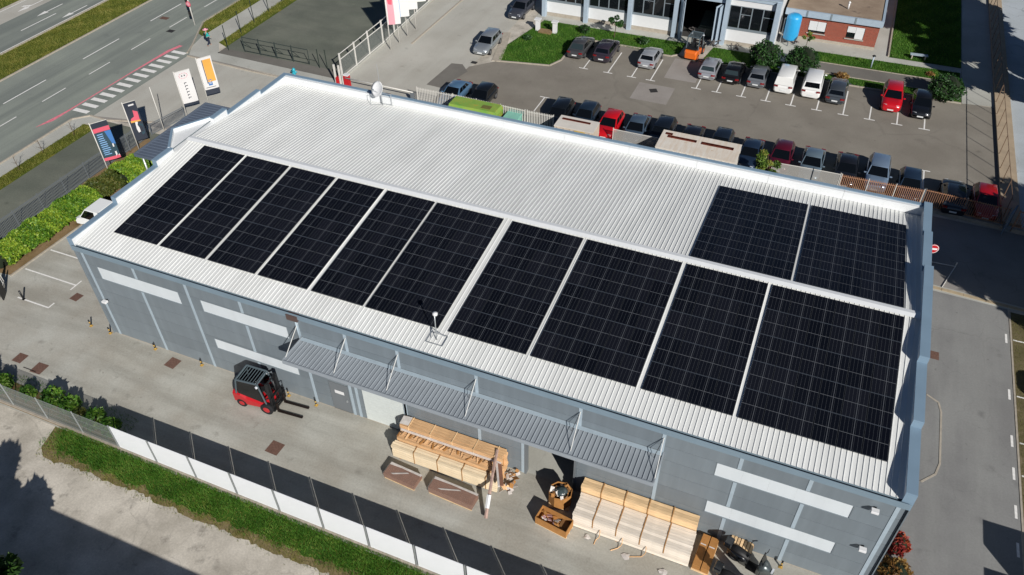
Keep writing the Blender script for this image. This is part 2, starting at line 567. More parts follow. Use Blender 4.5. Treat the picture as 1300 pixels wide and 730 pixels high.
east_yard = ground('storage_yard', rc(53.3, 140, 32.6, 250), 2, 'pale_concrete')
paver_bays = ground('grass_paver_bays', rc(52.25, 60, -60, 23.3), 2, 'paver_grass')
kerb_pad = ground('apron_pad', [(45.2, 7.4), (47.6, 7.5), (48.2, 8.1), (48.3, 13.4), (47.5, 13.9), (45.2, 14.0)], 2, 'asphalt_side')

# kerbs and edging: real steps
def kerb(pts, w=0.14, h=0.11, parent=None, name='kerb', m='kerb'):
    bm = BM()
    for (x0, y0), (x1, y1) in zip(pts[:-1], pts[1:]):
        d = Vector((x1-x0, y1-y0))
        L = d.length
        n = max(1, int(L/1.2)) if L < 60 else 1
        a = math.atan2(d.y, d.x)
        for i in range(n):
            b2 = BM()
            g = 0.012 if n > 1 else 0
            box(b2, i*L/n+g, (i+1)*L/n-g, -w/2, w/2, -0.05, h)
            bmesh.ops.transform(b2, matrix=Matrix.Translation((x0, y0, 0)) @ Matrix.Rotation(a, 4, 'Z'), verts=b2.verts)
            me = bpy.data.meshes.new('t')
            b2.to_mesh(me)
            b2.free()
            bm.from_mesh(me)
            bpy.data.meshes.remove(me)
    return structure(obj(name, bm, M[m]))

kerb([(-35.5, -150), (-35.5, 250)])
kerb([(-40.2, -150), (-40.2, 250)])
kerb([(-23.6, -150), (-23.5, 19.4), (-22.4, 20.5), (-20.5, 20.4), (-16.2, 21.7)])
kerb([(-26.3, 130), (-26.0, 40.5), (-24.7, 38.0), (-23.4, 35.6), (-22.6, 33.8)])
kerb([(-22.2, 33.3), (-14, 32.9), (-5.2, 32.8)])
kerb([(-2.4, 44.0), (-2.3, 130)], 0.16, 0.10)
kerb([(7.2, 43.6), (9.2, 44.0), (12.45, 44.6), (13.1, 46.1), (13.1, 51.4), (19.9, 51.4), (20.2, 50.85), (22.9, 50.85), (23.6, 51.5)])
kerb([(25.9, 50.85), (49.3, 51.15)])
kerb([(5.6, 50), (6.5, 46.8), (7.2, 43.6)], 0.9, 0.06, m='pavement' if False else 'kerb')
kerb([(36.2, 52.72), (47, 52.78)], 0.08, 0.06)
kerb([(36, 54.97), (49.2, 55.15)], 0.08, 0.06)
kerb([(42.72, 58.5), (42.72, 90)], 0.14, 0.16)
kerb([(52.15, -60), (52.2, 23.3)], 0.1, 0.03)
kerb([(47.5, 13.9), (48.15, 13.5), (48.3, 12.8), (48.3, 9.0), (48.1, 8.2), (47.4, 7.4)], 0.10, 0.03)
ts = ground('kerb_strip', [(45.2, 23.75), (53.5, 23.45), (53.5, 24.05), (45.2, 24.4)], 3, 'pavement')
kerb([(45.5, 24.1), (46.8, 24.05)], 0.3, 0.04, m='yellow_paint')
kerb([(46.8, 24.05), (53.5, 23.75)], 0.28, 0.04, m='tan_paint')

kerb([(-11.1, 1.5), (-10.9, 7.5), (-10.95, 12), (-10.55, 17)], .12, .08)
# painted markings, manhole covers: parts of the surface they lie on
_mk = {}
def marking(name, parent, x0, x1, y0, y1, lev, m='line', rz=0.0):
    w, l = round(x1-x0, 3), round(y1-y0, 3)
    k = (name, w, l, m)
    if k not in _mk:
        bm = BM()
        sheet(bm, rc(-w/2, w/2, -l/2, l/2), 0)
        _mk[k] = mesh(name, bm, M[m])
    return put(name, _mk[k], parent, ((x0+x1)/2, (y0+y1)/2, lev*0.004+0.0005), (0, 0, rz))

for y in np.arange(-29.4, 140, 9.72):          # dashed lane lines of the near carriageway
    marking('lane_dash', road, -31.68, -31.54, y, y+5.0, 3)
for y in np.arange(-30.9, 140, 5.75):
    marking('lane_dash', road, -28.62, -28.50, y, y+2.8, 3)
for y in np.arange(-22, 140, 11.6):
    marking('lane_dash', far_road, -43.0, -42.86, y+7.2, y+12.0, 3)
marking('edge_line', far_road, -40.62, -40.5, -150, 250, 3)
marking('edge_line', bus_lane, -49.2, -49.08, -150, 250, 3)
def arrow(parent, x, y, lev, turn=0):
    bm = BM()
    sheet(bm, rc(-0.07, 0.07, -2.2, 0.2), 0)
    sheet(bm, [(-0.32, 0.1), (0.32, 0.1), (0, 1.5)], 0.0005)
    if turn:
        sheet(bm, [(0.07, -0.6), (0.75*turn, -0.1), (0.75*turn, 0.35), (0.07, -0.2)], 0.001)
    o = obj('lane_arrow', bm, M['line'], parent, (x, y, lev*0.004+0.0005), (0, 0, PI))
arrow(far_road, -44.3, 36.5, 3)
arrow(far_road, -41.35, 37.2, 3)
arrow(bus_lane, -47.3, 36.6, 3, 1)
bm = BM()
for (xa, ya, wa), (xb, yb, wb) in zip([(-25.45, 17.2, .05), (-25.1, 18.6, .45), (-25.0, 20.2, .25), (-25.0, 22, .16), (-24.95, 28, .16), (-24.85, 31.5, .3), (-24.75, 33.6, .45)], [(-25.1, 18.6, .45), (-25.0, 20.2, .25), (-25.0, 22, .16), (-24.95, 28, .16), (-24.85, 31.5, .3), (-24.75, 33.6, .45), (-24.4, 35.0, .45)]):
    bm.faces.new([bm.verts.new(p) for p in ((xa-wa/2, ya, 0), (xa+wa/2, ya, 0), (xb+wb/2, yb, 0), (xb-wb/2, yb, 0))])
obj('cycle_line', bm, M['red_paint'], road, (0, 0, 0.0135))
for i in range(13):
    y = 20.9+i*1.06
    marking('zebra_stripe', road, -24.72+i*0.03, -23.05+i*0.03, y-0.24, y+0.24, 3, rz=0.0)

def tee(parent, x, y, lev, l=1.0, up=0.55, stem=0.11):
    marking('bay_mark', parent, x-0.45, x+0.45, y-0.06, y+0.06, lev)
    marking('bay_line', parent, x-stem/2, x+stem/2, y+0.06, y+up, lev)
for x in (15.7, 20.5, 26.7, 28.6, 30.85, 33.05, 35.25, 37.5, 41.95, 44.2, 46.4):
    tee(lot, x, 45.3, 5, up=2.4)
for x in (18.15, 22.35, 39.75):
    tee(lot, x, 45.3, 5, up=4.6)
for x in (14.25, 46.6):
    tee(lot, x, 38.6, 5, up=0)
    marking('bay_line', lot, x-0.05, x+0.05, 35.9, 38.54, 5)
marking('asphalt_patch', lot, 21.5, 24.9, 41.3, 44.6, 5, 'patch')
marking('drain_cover', lot, 22.8, 23.5, 43.1, 43.8, 6, 'iron', 0.5)
marking('asphalt_patch', lot, 23.4, 26.4, 46.3, 50.6, 5, 'patch')
ground('asphalt_patch', [(3.0, 36.8), (4.6, 36.7), (5.5, 40.6), (4.4, 41.8), (3.3, 41.6)], 5, 'patch_dark')
marking('drain_cover', street, 5.0, 5.6, 42.3, 42.8, 6, 'iron')
marking('manhole_cover', street, 0.2, 0.8, 33.4, 34.0, 5, 'manhole')
marking('drain_cover', road, -28.2, -27.4, 37.1, 37.7, 4, 'iron')
marking('drain_cover', road, -31.2, -30.2, 39.5, 40.1, 4, 'manhole')
for x, y, s in ((14.5, -3.7, .8), (4.9, -0.75, .75), (-2.4, -4.2, .8), (-5.2, 1.6, .65), (-4.2, -4.0, .7), (14.0, -6.4, .4)):
    marking('manhole_cover', yard, x-s/2, x+s/2, y-s/2, y+s/2, 3, 'manhole', random.uniform(-.1, .1))
marking('manhole_cover', side, 47.3, 48.1, 17.05, 17.75, 3, 'manhole')
marking('drain_slot', yard, -3.4, -2.4, -4.52, -4.46, 3, 'iron')
for y, x0, x1 in ((4.75, -10.8, -6.2), (2.5, -10.8, -6.2), (0.1, -8.9, -6.2)):     # bays beside the hedge
    marking('bay_line', yard, x0, x1, y-0.055, y+0.055, 2)
    marking('bay_mark', yard, -6.2, -6.09, y-0.5 if y > 1 else y-0.05, y+0.5, 2)
marking('bay_line', yard, -10.9, -10.2, 7.0, 7.1, 2)
for y in (20.6, 15.7, 12.1, 9.8, 7.3, 5.0, 2.6, 0.2):                               # bays on the grass pavers
    marking('bay_mark', side, 51.85, 51.98, y-0.42, y+0.42, 3)
    marking('bay_line', paver_bays, 52.3, 56.5, y-0.05, y+0.05, 4)
# ------------------------------------------------------------------ the warehouse
M['facade'] = mat('facade_panel', '#747d83', 0.42, spec=0.5, var=0.09, scale=1.8, stretch=(1.0, 1.0, 0.10), objrand=0.08)
M['facade_dark'] = mat('facade_door', '#6d7276', 0.45, var=0.05, scale=1)
M['core'] = mat('facade_joint', '#59636b', 0.6)
M['strip'] = mat('cover_strip', '#a3b1ba', 0.45, var=0.05)
M['trim'] = mat('eaves_trim', '#7b8d99', 0.35, spec=0.6, var=0.06, scale=0.8)
M['cap'] = mat('parapet_cap', '#7f96a8', 0.35, spec=0.6, var=0.06, scale=0.8)
M['roof'] = mat('roof_sheet', '#dfe0dd', 0.5, spec=0.35, var=0.085, scale=0.9, stretch=(1.0, 0.12, 1.0))
M['roof_in'] = mat('parapet_lining', '#e2e4e4', 0.5, var=0.03, scale=0.7)
M['ridge'] = mat('ridge_cap', '#e8eaea', 0.45, var=0.03)
M['gutter_shade'] = mat('gutter_inside_shade', '#26303c', 0.6)  # dark navy paints the shade inside the trough into its colour
M['white'] = mat('window_white', '#d3d9dc', 0.4, var=0.04, scale=1.5, stretch=(1, 1, 0.2))
M['frame_grey'] = mat('window_frame', '#7d878d', 0.5)
M['roller'] = mat('roller_door', '#cdd3d0', 0.5, var=0.04)
M['canopy'] = mat('canopy_sheet', '#969da3', 0.42, spec=0.5, var=0.06, scale=0.8)
M['canopy_dark'] = mat('entrance_canopy', '#5a6473', 0.5, var=0.06, scale=0.8)
M['steel'] = mat('galvanised_steel', '#b5b9bb', 0.35, metal=0.5, var=0.08, scale=8)
M['steel_white'] = mat('white_steel', '#d6d6d2', 0.4, var=0.06, scale=6)
M['black'] = mat('black_metal', '#1c1d1f', 0.45)
M['dark_void'] = mat('dark_interior', '#26272a', 0.9)
M['plastic_white'] = mat('white_plastic', '#dedede', 0.4)
M['brown_box'] = mat('brown_sheet', '#5b4a45', 0.5)
M['solar'] = solar_mat()
M['solar_edge'] = mat('solar_frame_edge', '#555c65', 0.4, metal=0.3)
M['solar_frame'] = mat('solar_frame', '#17191c', 0.35, metal=0.5)

TILT = math.tan(0.108)
YR = 10.3
def zp(y):                                           # plane of the solar glass
    return 7.64+TILT*(y-1.43) if y <= YR else 7.64+TILT*(YR-1.43)-TILT*(y-YR)
def zr(y):                                           # roof sheet under it
    return zp(y)-0.085

wh = thing('warehouse', 'large grey panelled warehouse with a white ribbed roof covered in solar panels', 'warehouse')
ZROW = [0.05, 0.97, 1.95, 2.93, 3.92, 4.92, 5.92, 6.90, 7.16]
XS = [0.12, 3.87, 7.55, 11.25, 14.89, 17.85, 20.94, 25.34, 30.75, 34.76, 38.25, 41.22, 44.72]
WIN = [(0.85, 6.82, 4.92, 5.92), (8.31, 14.12, 4.92, 5.86), (8.31, 14.12, 1.95, 2.80), (37.26, 43.2, 4.92, 5.92), (37.26, 43.2, 1.95, 2.93)]
DOOR = (16.0, 17.27, 0, 2.4)
GATE = (18.2, 20.78, 0, 2.93)
BAY = (27.9, 30.70, 0, 2.93)
OPEN = WIN+[DOOR, GATE, BAY]

def cut(rects, o):
    out = []
    for a, b, c, d in rects:
        x0, x1, z0, z1 = max(a, o[0]), min(b, o[1]), max(c, o[2]), min(d, o[3])
        if x1 <= x0 or z1 <= z0:
            out.append((a, b, c, d))
            continue
        out += [q for q in ((a, x0, c, d), (x1, b, c, d), (x0, x1, c, z0), (x0, x1, z1, d)) if q[1]-q[0] > 0.03 and q[3]-q[2] > 0.03]
    return out
_pm = {}
def wall_panel(x0, x1, z0, z1, y=0.0):
    w, h = round(x1-x0-0.014, 3), round(z1-z0-0.022, 3)
    if w < 0.03 or h < 0.03:
        return
    k = (w, h)
    if k not in _pm:
        bm = BM()
        box(bm, -w/2, w/2, 0, 0.06, -h/2, h/2)
        _pm[k] = mesh('wall_panel', bm, M['facade'])
    put('wall_panel', _pm[k], wh, ((x0+x1)/2, y, (z0+z1)/2))
for xa, xb in zip(XS[:-1], XS[1:]):
    for za, zb in zip(ZROW[:-1], ZROW[1:]):
        rects = [(xa, xb, za, zb)]
        for o in OPEN:
            rects = cut(rects, o)
        for q in rects:
            wall_panel(*q)
for za, zb in zip(ZROW[:-1], ZROW[1:]):
    wall_panel(-0.06, 0.12, za, zb)
    wall_panel(44.72, 45.02, za, zb)
bm = BM()                                            # wall core behind the joints, open at the loading bay
box(bm, -0.04, 27.9, 0.05, 0.22, 0, 7.3)
box(bm, 30.70, 45.0, 0.05, 0.22, 0, 7.3)
box(bm, 27.9, 30.70, 0.05, 0.22, 2.93, 7.3)
box(bm, -0.04, 45.0, 21.0, 21.2, 0, 7.4)
box(bm, 22.0, 27.0, 6.0, 6.2, 0, 6)
obj('wall', bm, M['core'], wh)
bm = BM()
box(bm, -0.05, 27.9, 0.0, 0.08, -0.05, 0.045)
box(bm, 30.7, 45.02, 0.0, 0.08, -0.05, 0.045)
obj('plinth', bm, M['kerb'], wh)
bm = BM()
sheet(bm, rc(22, 36, 0.1, 15), 0.012)
obj('loading_floor', bm, M['pavement'], wh)
bm = BM()
for z in range(8):
    box(bm, 0.2, 44.8, 21.2, 21.26, 0.05+z*0.93, 0.93*(z+1)+0.02)
obj('rear_cladding', bm, M['facade'], wh)
# vertical cover strips between the panels
def cover(x, z0, z1):
    bm = BM()
    box(bm, x-0.085, x+0.085, -0.022, -0.002, z0, z1)
    obj('cover_strip', bm, M['strip'], wh)
for x in XS:
    segs = [(0.05, 7.14)]
    for o in OPEN:
        if o[0] < x+0.085 and o[1] > x-0.085:
            segs = [s for a, b in segs for s in ((a, min(b, o[2]-0.02)), (max(a, o[3]+0.02), b)) if s[1]-s[0] > 0.05]
    for a, b in segs:
        cover(x, a, b)
cover(27.8, 0.05, 3.4)
cover(17.45, 0.05, 2.9)
cover(20.9, 0.05, 2.9)
for x0, x1, z0, z1 in WIN:
    bm = BM()
    n = 5
    w = (x1-x0-0.06)/n
    for i in range(n):
        box(bm, x0+0.03+i*w+0.0015, x0+0.03+(i+1)*w-0.0015, 0.02, 0.045, z0+0.03, z1-0.03)
    o = obj('window_strip', bm, M['white'], wh)
    bm = BM()
    for a in ((x0+0.002, x0+0.03, z0+0.002, z1-0.002), (x1-0.03, x1-0.002, z0+0.002, z1-0.002), (x0+0.03, x1-0.03, z0+0.002, z0+0.03), (x0+0.03, x1-0.03, z1-0.03, z1-0.002)):
        box(bm, a[0], a[1], -0.012, 0.047, a[2], a[3])
    obj('frame', bm, M['frame_grey'], o)
bm = BM()
box(bm, 16.03, 17.24, 0.0, 0.05, 0.02, 2.36)
d = obj('door', bm, M['facade_dark'], wh)
bm = BM()
box(bm, 16.35, 16.95, -0.012, -0.002, 1.5, 1.75)
obj('sign_plate', bm, M['plastic_white'], d)
bm = BM()
box(bm, 17.05, 17.12, -0.06, -0.004, 1.0, 1.16)
obj('handle', bm, M['steel'], d)
bm = BM()
for z in range(12):
    box(bm, 18.22, 20.76, 0.012, 0.05, 0.03+z*0.242, 0.03+(z+1)*0.242-0.008)
obj('roller_door', bm, M['roller'], wh)
bm = BM()
box(bm, 27.9, 28.0, -0.03, 0.3, 0, 2.93)
box(bm, 30.60, 30.7, -0.03, 0.3, 0, 2.93)
obj('bay_jamb', bm, M['facade_dark'], wh)
# eaves: trim band, gutter with an open trough
bm = BM()
box(bm, -0.1, 45.02, -0.05, 0.05, 7.16, 7.34)
obj('eaves_band', bm, M['trim'], wh)
bm = BM()
box(bm, -0.1, 45.02, -0.25, -0.052, 7.12, 7.14)
obj('gutter_trough', bm, M['gutter_shade'], wh)
bm = BM()
box(bm, -0.1, 45.02, -0.28, -0.253, 7.06, 7.42)
obj('gutter', bm, M['trim'], wh)
# ribbed roof, one sheet for each slope
def ribbed(y0, y1, x0, x1, pitch=0.2355, h=0.029, zf=zr):
    bm = BM()
    prof = []
    n = int(round((x1-x0)/pitch))
    p = (x1-x0)/n
    for i in range(n):
        x = x0+i*p
        prof += [(x, 0), (x+p*0.80, 0), (x+p*0.85, h), (x+p*0.95, h)]
    prof.append((x1, 0))
    A = [bm.verts.new((x, y0, zf(y0)+z)) for x, z in prof]
    B = [bm.verts.new((x, y1, zf(y1)+z)) for x, z in prof]
    for i in range(len(prof)-1):
        bm.faces.new((A[i], A[i+1], B[i+1], B[i]))
    return bm
obj('roof_slope', ribbed(-0.08, YR-0.02, 0.02, 44.7), M['roof'], wh)
obj('roof_slope', ribbed(YR+0.02, 20.75, 0.02, 44.7), M['roof'], wh)
bm = BM()
for s in (-1, 1):
    v = [bm.verts.new(p) for p in ((0.0, YR, zr(YR)+0.10), (44.68, YR, zr(YR)+0.10), (44.68, YR+s*0.27, zr(YR)+0.055), (0.0, YR+s*0.27, zr(YR)+0.055))]
    bm.faces.new(v)
obj('ridge_cap', bm, M['ridge'], wh)
# stepped end parapets
STEPS = [(-0.16, 3.5, 7.82), (3.5, 7.2, 8.24), (7.2, 14.2, 8.63), (14.2, 17.9, 8.22), (17.9, 21.25, 7.93)]
def end_wall(x0, x1, dz=0.0, STEPS=STEPS):
    for k, (a, b, z) in enumerate(STEPS):
        z += dz
        bm = BM()
        box(bm, x0+0.02, x1-0.02, max(a, 0.07)+0.003, b-0.003, 0, 7.0)
        obj('end_wall', bm, M['facade'], wh)
        bm = BM()
        box(bm, x0+0.02, x1-0.02, a+0.003, b-0.003, 7.003, z-0.03)
        obj('parapet_wall', bm, M['roof_in'], wh)
        bm = BM()
        box(bm, x0-0.02, x1+0.02, a, b, z-0.028, z+0.03)
        for yy, s, nb in ((a, -1, STEPS[k-1][2]+dz if k else 6.9), (b, 1, STEPS[k+1][2]+dz if k < len(STEPS)-1 else 6.9)):
            if nb < z:
                box(bm, x0-0.018, x1+0.018, min(yy, yy+s*0.02), max(yy, yy+s*0.02), nb+0.032, z-0.03)
        obj('parapet_cap', bm, M['cap'], wh)
end_wall(-0.30, 0.02, 0.0, STEPS[:2]+[(7.2, 8.8, 8.63), (12.8, 14.2, 8.63)]+STEPS[3:])
bm = BM()
box(bm, -0.28, 0.0, 8.803, 12.797, 7.0, 8.36)
obj('parapet_wall', bm, M['roof_in'], wh)
end_wall(44.66, 45.07, 0.14)
for za, zb in zip(ZROW[:-1], ZROW[1:]):                # corner returns of the facade
    for xa, xb in ((-0.30, -0.07), (45.03, 45.06)):
        bm = BM()
        box(bm, xa, xb, 0.0, 0.06, za+.011, zb-.011)
        obj('wall_panel', bm, M['facade'], wh)
bm = BM()
box(bm, 45.085, 45.13, -0.1, 21.2, 0.05, 7.4)
obj('end_cladding', bm, M['facade'], wh)
bm = BM()
box(bm, -0.345, -0.305, -0.1, 8.6, 0.05, 7.4)
box(bm, -0.345, -0.305, 13.0, 21.2, 0.05, 7.4)
obj('end_cladding', bm, M['facade'], wh)
# rear parapet in sheet lengths
for i in range(10):
    x0, x1 = 0.04+i*4.465, 0.04+(i+1)*4.465
    bm = BM()
    box(bm, x0+0.006, x1-0.006, 20.78, 21.15, 7.3, 7.93)
    obj('rear_parapet', bm, M['roof_in'], wh)
    bm = BM()
    box(bm, x0, x1, 20.98, 21.24, 7.934, 7.985)
    obj('parapet_cap', bm, M['cap'], wh)
# entrance prow at the west end
bm = BM()
P0, P1, P2 = (-0.32, 8.7), (-1.65, 10.65), (-0.32, 12.9)
prism(bm, [P2, P1, P0], 0, 8.45)
obj('prow_wall', bm, M['facade'], wh)
bm = BM()
prism(bm, [(-0.28, 12.85), (-1.6, 10.65), (-0.28, 8.75)], 8.452, 8.47)
obj('prow_roof', bm, M['roof_in'], wh)
def edge_wall(bm, a, b, t, z0, z1):
    a, b = Vector(a), Vector(b)
    d = (b-a).normalized()
    n = Vector((-d.y, d.x))*t
    prism(bm, [tuple(a), tuple(b), tuple(b+n), tuple(a+n)], z0, z1)
bm = BM()
edge_wall(bm, P1, P0, 0.12, 8.472, 8.68)
edge_wall(bm, P2, P1, 0.12, 8.472, 8.68)
obj('prow_parapet', bm, M['roof_in'], wh)
bm = BM()
edge_wall(bm, (-1.7, 10.65), P0, 0.16, 8.682, 8.715)
edge_wall(bm, P2, (-1.7, 10.65), 0.16, 8.685, 8.718)
obj('parapet_cap', bm, M['cap'], wh)
# entrance canopy below the prow
bm = ribbed(-0.0, 8.2, -4.1, 4.1, 0.34, 0.05, lambda y: -0.02*y)
rot_bm(bm, PI/2, (-0.35, 16.7, 4.05))
obj('entrance_canopy', bm, M['canopy_dark'], wh)
bm = BM()
box(bm, -8.62, -8.56, 12.58, 20.82, 3.72, 4.0)
box(bm, -8.56, -0.35, 12.56, 12.6, 3.75, 4.0)
box(bm, -8.56, -0.35, 20.8, 20.84, 3.75, 4.0)
box(bm, -8.5, -0.4, 12.66, 20.74, 3.70, 3.76)
obj('canopy_fascia', bm, M['canopy_dark'], wh)
for y in (12.9, 16.7, 20.5):
    bm = BM()
    tube(bm, (-8.2, y, 0), (-8.2, y, 3.7), 0.08, 8)
    obj('canopy_post', bm, M['steel'], wh)
# loading canopy along the front
bm = ribbed(-1.83, -0.05, 15.05, 34.84, 0.235, 0.035, lambda y: 5.40-0.03*y)
obj('canopy_roof', bm, M['canopy'], wh)
bm = BM()
box(bm, 15.03, 34.86, -1.89, -1.835, 5.26, 5.50)
box(bm, 15.0, 15.05, -1.835, -0.03, 5.24, 5.50)
box(bm, 34.845, 34.895, -1.835, -0.03, 5.24, 5.50)
for x in np.arange(15.6, 34.8, 2.1):
    box(bm, x, x+0.08, -1.83, -0.03, 5.22, 5.36)
obj('canopy_frame', bm, M['canopy'], wh)
bm = BM()
box(bm, 15.05, 34.84, -0.25, -0.026, 5.455, 5.475)
obj('canopy_flashing', bm, M['strip'], wh)
for x in (14.97, 17.9, 20.98, 25.34, 30.75, 34.76):
    bm = BM()
    tube(bm, (x, -0.03, 6.5), (x+0.1, -1.6, 5.48), 0.022, 5)
    obj('tie_rod', bm, M['steel_white'], wh)
    bm = BM()
    tube(bm, (x, -0.03, 6.5), (x-0.25, -0.5, 5.48), 0.014, 5)
    obj('tie_rod', bm, M['black'], wh)
# hopper box and downpipe by the canopy
bm = BM()
box(bm, 14.62, 15.28, -0.36, -0.03, 6.95, 7.30)
hb = obj('gutter_box', bm, M['brown_box'], wh)
bm = BM()
tube(bm, (14.95, -0.12, 5.3), (14.95, -0.12, 6.95), 0.06, 8)
obj('downpipe', bm, M['strip'], hb)

# lamps on the wall
def wall_lamp(x, z, label):
    t = thing('wall_lamp', label, 'lamp', (x, 0, z), group=None)
    bm = BM()
    box(bm, -0.05, 0.05, -0.1, -0.003, -0.06, 0.06)
    obj('bracket', bm, M['black'], t)
    bm = BM()
    box(bm, -0.16, 0.16, -0.34, -0.1, -0.05, 0.09)
    obj('lamp_head', bm, M['plastic_white'], t, bevel=0.015)
wall_lamp(43.92, 6.25, 'white flood lamp high on the facade near its right corner')
wall_lamp(44.2, 3.35, 'white flood lamp low on the facade beside the last cover strip')
wall_lamp(0.42, 3.1, 'small white flood lamp at the left corner of the facade')

# ------------------------------------------------------------------ solar arrays
PX, PL = 1.0545, 1.711
bm = BM()
w, l, f = 1.044/2, 1.700/2, 0.016
box(bm, -w, w, -l, l, -0.035, -0.0015, 0)
for a in ((-w, w, -l, -l+f), (-w, w, l-f, l), (-w, -w+f, -l+f, l-f), (w-f, w, -l+f, l-f)):
    box(bm, a[0], a[1], a[2], a[3], -0.0016, 0.001, 2 if a[3]-a[2] < .1 else 0)
vs = [bm.verts.new(p) for p in ((-w+f, -l+f, 0), (w-f, -l+f, 0), (w-f, l-f, 0), (-w+f, l-f, 0))]
bm.faces.new(vs).material_index = 1
me_panel = mesh('solar_panel', bm, [M['solar_frame'], M['solar'], M['solar_edge']])
arrays = [(1.57, 3, 'leftmost solar array on the front slope, three panels wide'),
          (4.92, 3, 'second solar array from the left end of the front slope'),
          (8.29, 3, 'third solar array from the left end of the front slope'),
          (11.66, 3, 'fourth solar array, above the brown gutter box at the eaves'),
          (15.08, 3, 'fifth solar array, the last of the three panel wide ones'),
          (18.40, 4, 'solar array left of the wide white roof gap, behind the small mast'),
          (23.17, 4, 'solar array just right of the wide white roof gap'),
          (27.63, 5, 'five panel wide solar array in the middle of the right half'),
          (33.17, 4, 'solar array second from the right end of the front slope'),
          (37.60, 6, 'widest solar array, six panels across, at the right end of the front slope')]
for x0, n, lab in arrays:
    t = thing('solar_array', lab, 'solar array', (x0, 1.43, zp(1.43)), group='solar arrays on the warehouse roof')
    t.rotation_euler = (math.atan(TILT), 0, 0)
    for i in range(n):
        for j in range(5):
            put('solar_panel', me_panel, t, ((i+0.5)*PX, (j+0.5)*PL, 0))
for x0, lab in ((33.15, 'rear slope solar array beside the bare white roof'), (38.62, 'rear slope solar array in the far right corner of the roof')):
    t = thing('solar_array', lab, 'solar array', (x0, 10.62, zp(10.62)), group='solar arrays on the warehouse roof')
    t.rotation_euler = (-math.atan(TILT), 0, 0)
    for i in range(5):
        for j in range(5):
            put('solar_panel', me_panel, t, ((i+0.5)*1.052, (j+0.5)*1.706, 0))

# roof mast and satellite dish
t = thing('roof_mast', 'thin steel mast with a sensor head standing at the front eaves', 'mast', (22.87, 0.78, zr(0.78)+0.04))
bm = BM()
tube(bm, (0, 0, 0), (0.02, 0, 1.75), 0.028, 8)
obj('pole', bm, M['steel'], t)
bm = BM()
for a, b in (((-0.45, -0.3, 0), (0.45, -0.3, 0)), ((-0.45, 0.35, 0.07), (0.45, 0.35, 0.07)), ((-0.45, -0.3, 0), (-0.45, 0.35, 0.07)), ((0.45, -0.3, 0), (0.45, 0.35, 0.07)), ((-0.3, 0, 0.02), (0, 0, 0.6)), ((0.3, 0.3, 0.06), (0, 0, 0.6))):
    tube(bm, a, b, 0.022, 5)
obj('stand', bm, M['steel'], t)
bm = BM()
lathe(bm, [(0.03, 1.72), (0.13, 1.76), (0.13, 1.86), (0.04, 1.9)], 10, (0.06, 0, 0))
obj('sensor_head', bm, M['plastic_white'], t)
t = thing('satellite_dish', 'white round satellite dish on a steel frame at the rear parapet', 'satellite dish', (8.55, 20.5, zr(20.5)+0.03))
bm = BM()
tube(bm, (0, 0, 0), (0, 0, 1.25), 0.04, 8)
for a, b in (((-0.7, -0.4, 0.05), (-0.7, -0.4, 0.9)), ((0.75, 0.1, 0), (0.75, 0.1, 0.95)), ((-0.7, -0.4, 0.05), (0, 0, 0.06)), ((-0.7, -0.4, 0.9), (0, 0, 0.9)), ((0.75, 0.1, 0.9), (0, 0, 0.9)), ((0.75, 0.1, 0.1), (0, 0, 0.1))):
    tube(bm, a, b, 0.02, 5)
tube(bm, (0, 0, 1.2), (-0.1, 0.1, 3.1), 0.015, 5)
obj('mast', bm, M['steel'], t)
bm = BM()
lathe(bm, [(0.02, 0.0), (0.25, 0.025), (0.45, 0.09), (0.56, 0.16), (0.57, 0.17), (0.45, 0.105), (0.25, 0.04), (0.0201, 0.015)], 24)
bmesh.ops.transform(bm, matrix=Matrix.Translation((-0.08, -0.1, 1.25)) @ Matrix.Rotation(R(-20), 4, 'Z') @ Matrix.Rotation(R(58), 4, 'X'), verts=bm.verts)
obj('dish', bm, M['plastic_white'], t)
bm = BM()
tube(bm, (-0.05, -0.12, 0.95), (-0.2, -0.62, 1.45), 0.015, 5)
box(bm, -0.26, -0.14, -0.72, -0.6, 1.4, 1.52)
obj('feed_arm', bm, M['steel'], t)
# ------------------------------------------------------------------ vehicles
M['glass'] = mat('car_glass', '#0b0e11', 0.04, spec=0.6)
M['glass_pale'] = mat('pale_car_glass', '#2d383b', 0.05, spec=0.8)
M['tyre'] = mat('tyre', '#17171a', 0.85)
M['rim'] = mat('wheel_rim', '#8b8d90', 0.35, metal=0.7)
M['headlight'] = mat('headlight', '#c9cdd2', 0.1, spec=0.8)
M['taillight'] = mat('tail_light', '#7d1015', 0.15, spec=0.7)
M['plate'] = mat('number_plate', '#d9dcdc', 0.4)
M['plastic'] = mat('black_plastic', '#1b1c1e', 0.6)
PAINT = {}
def paint(hexa, metal=0.35):
    if hexa not in PAINT:
        PAINT[hexa] = mat('car_paint', hexa, 0.32, metal=metal, coat=0.8, var=0.02, scale=2)
    return PAINT[hexa]

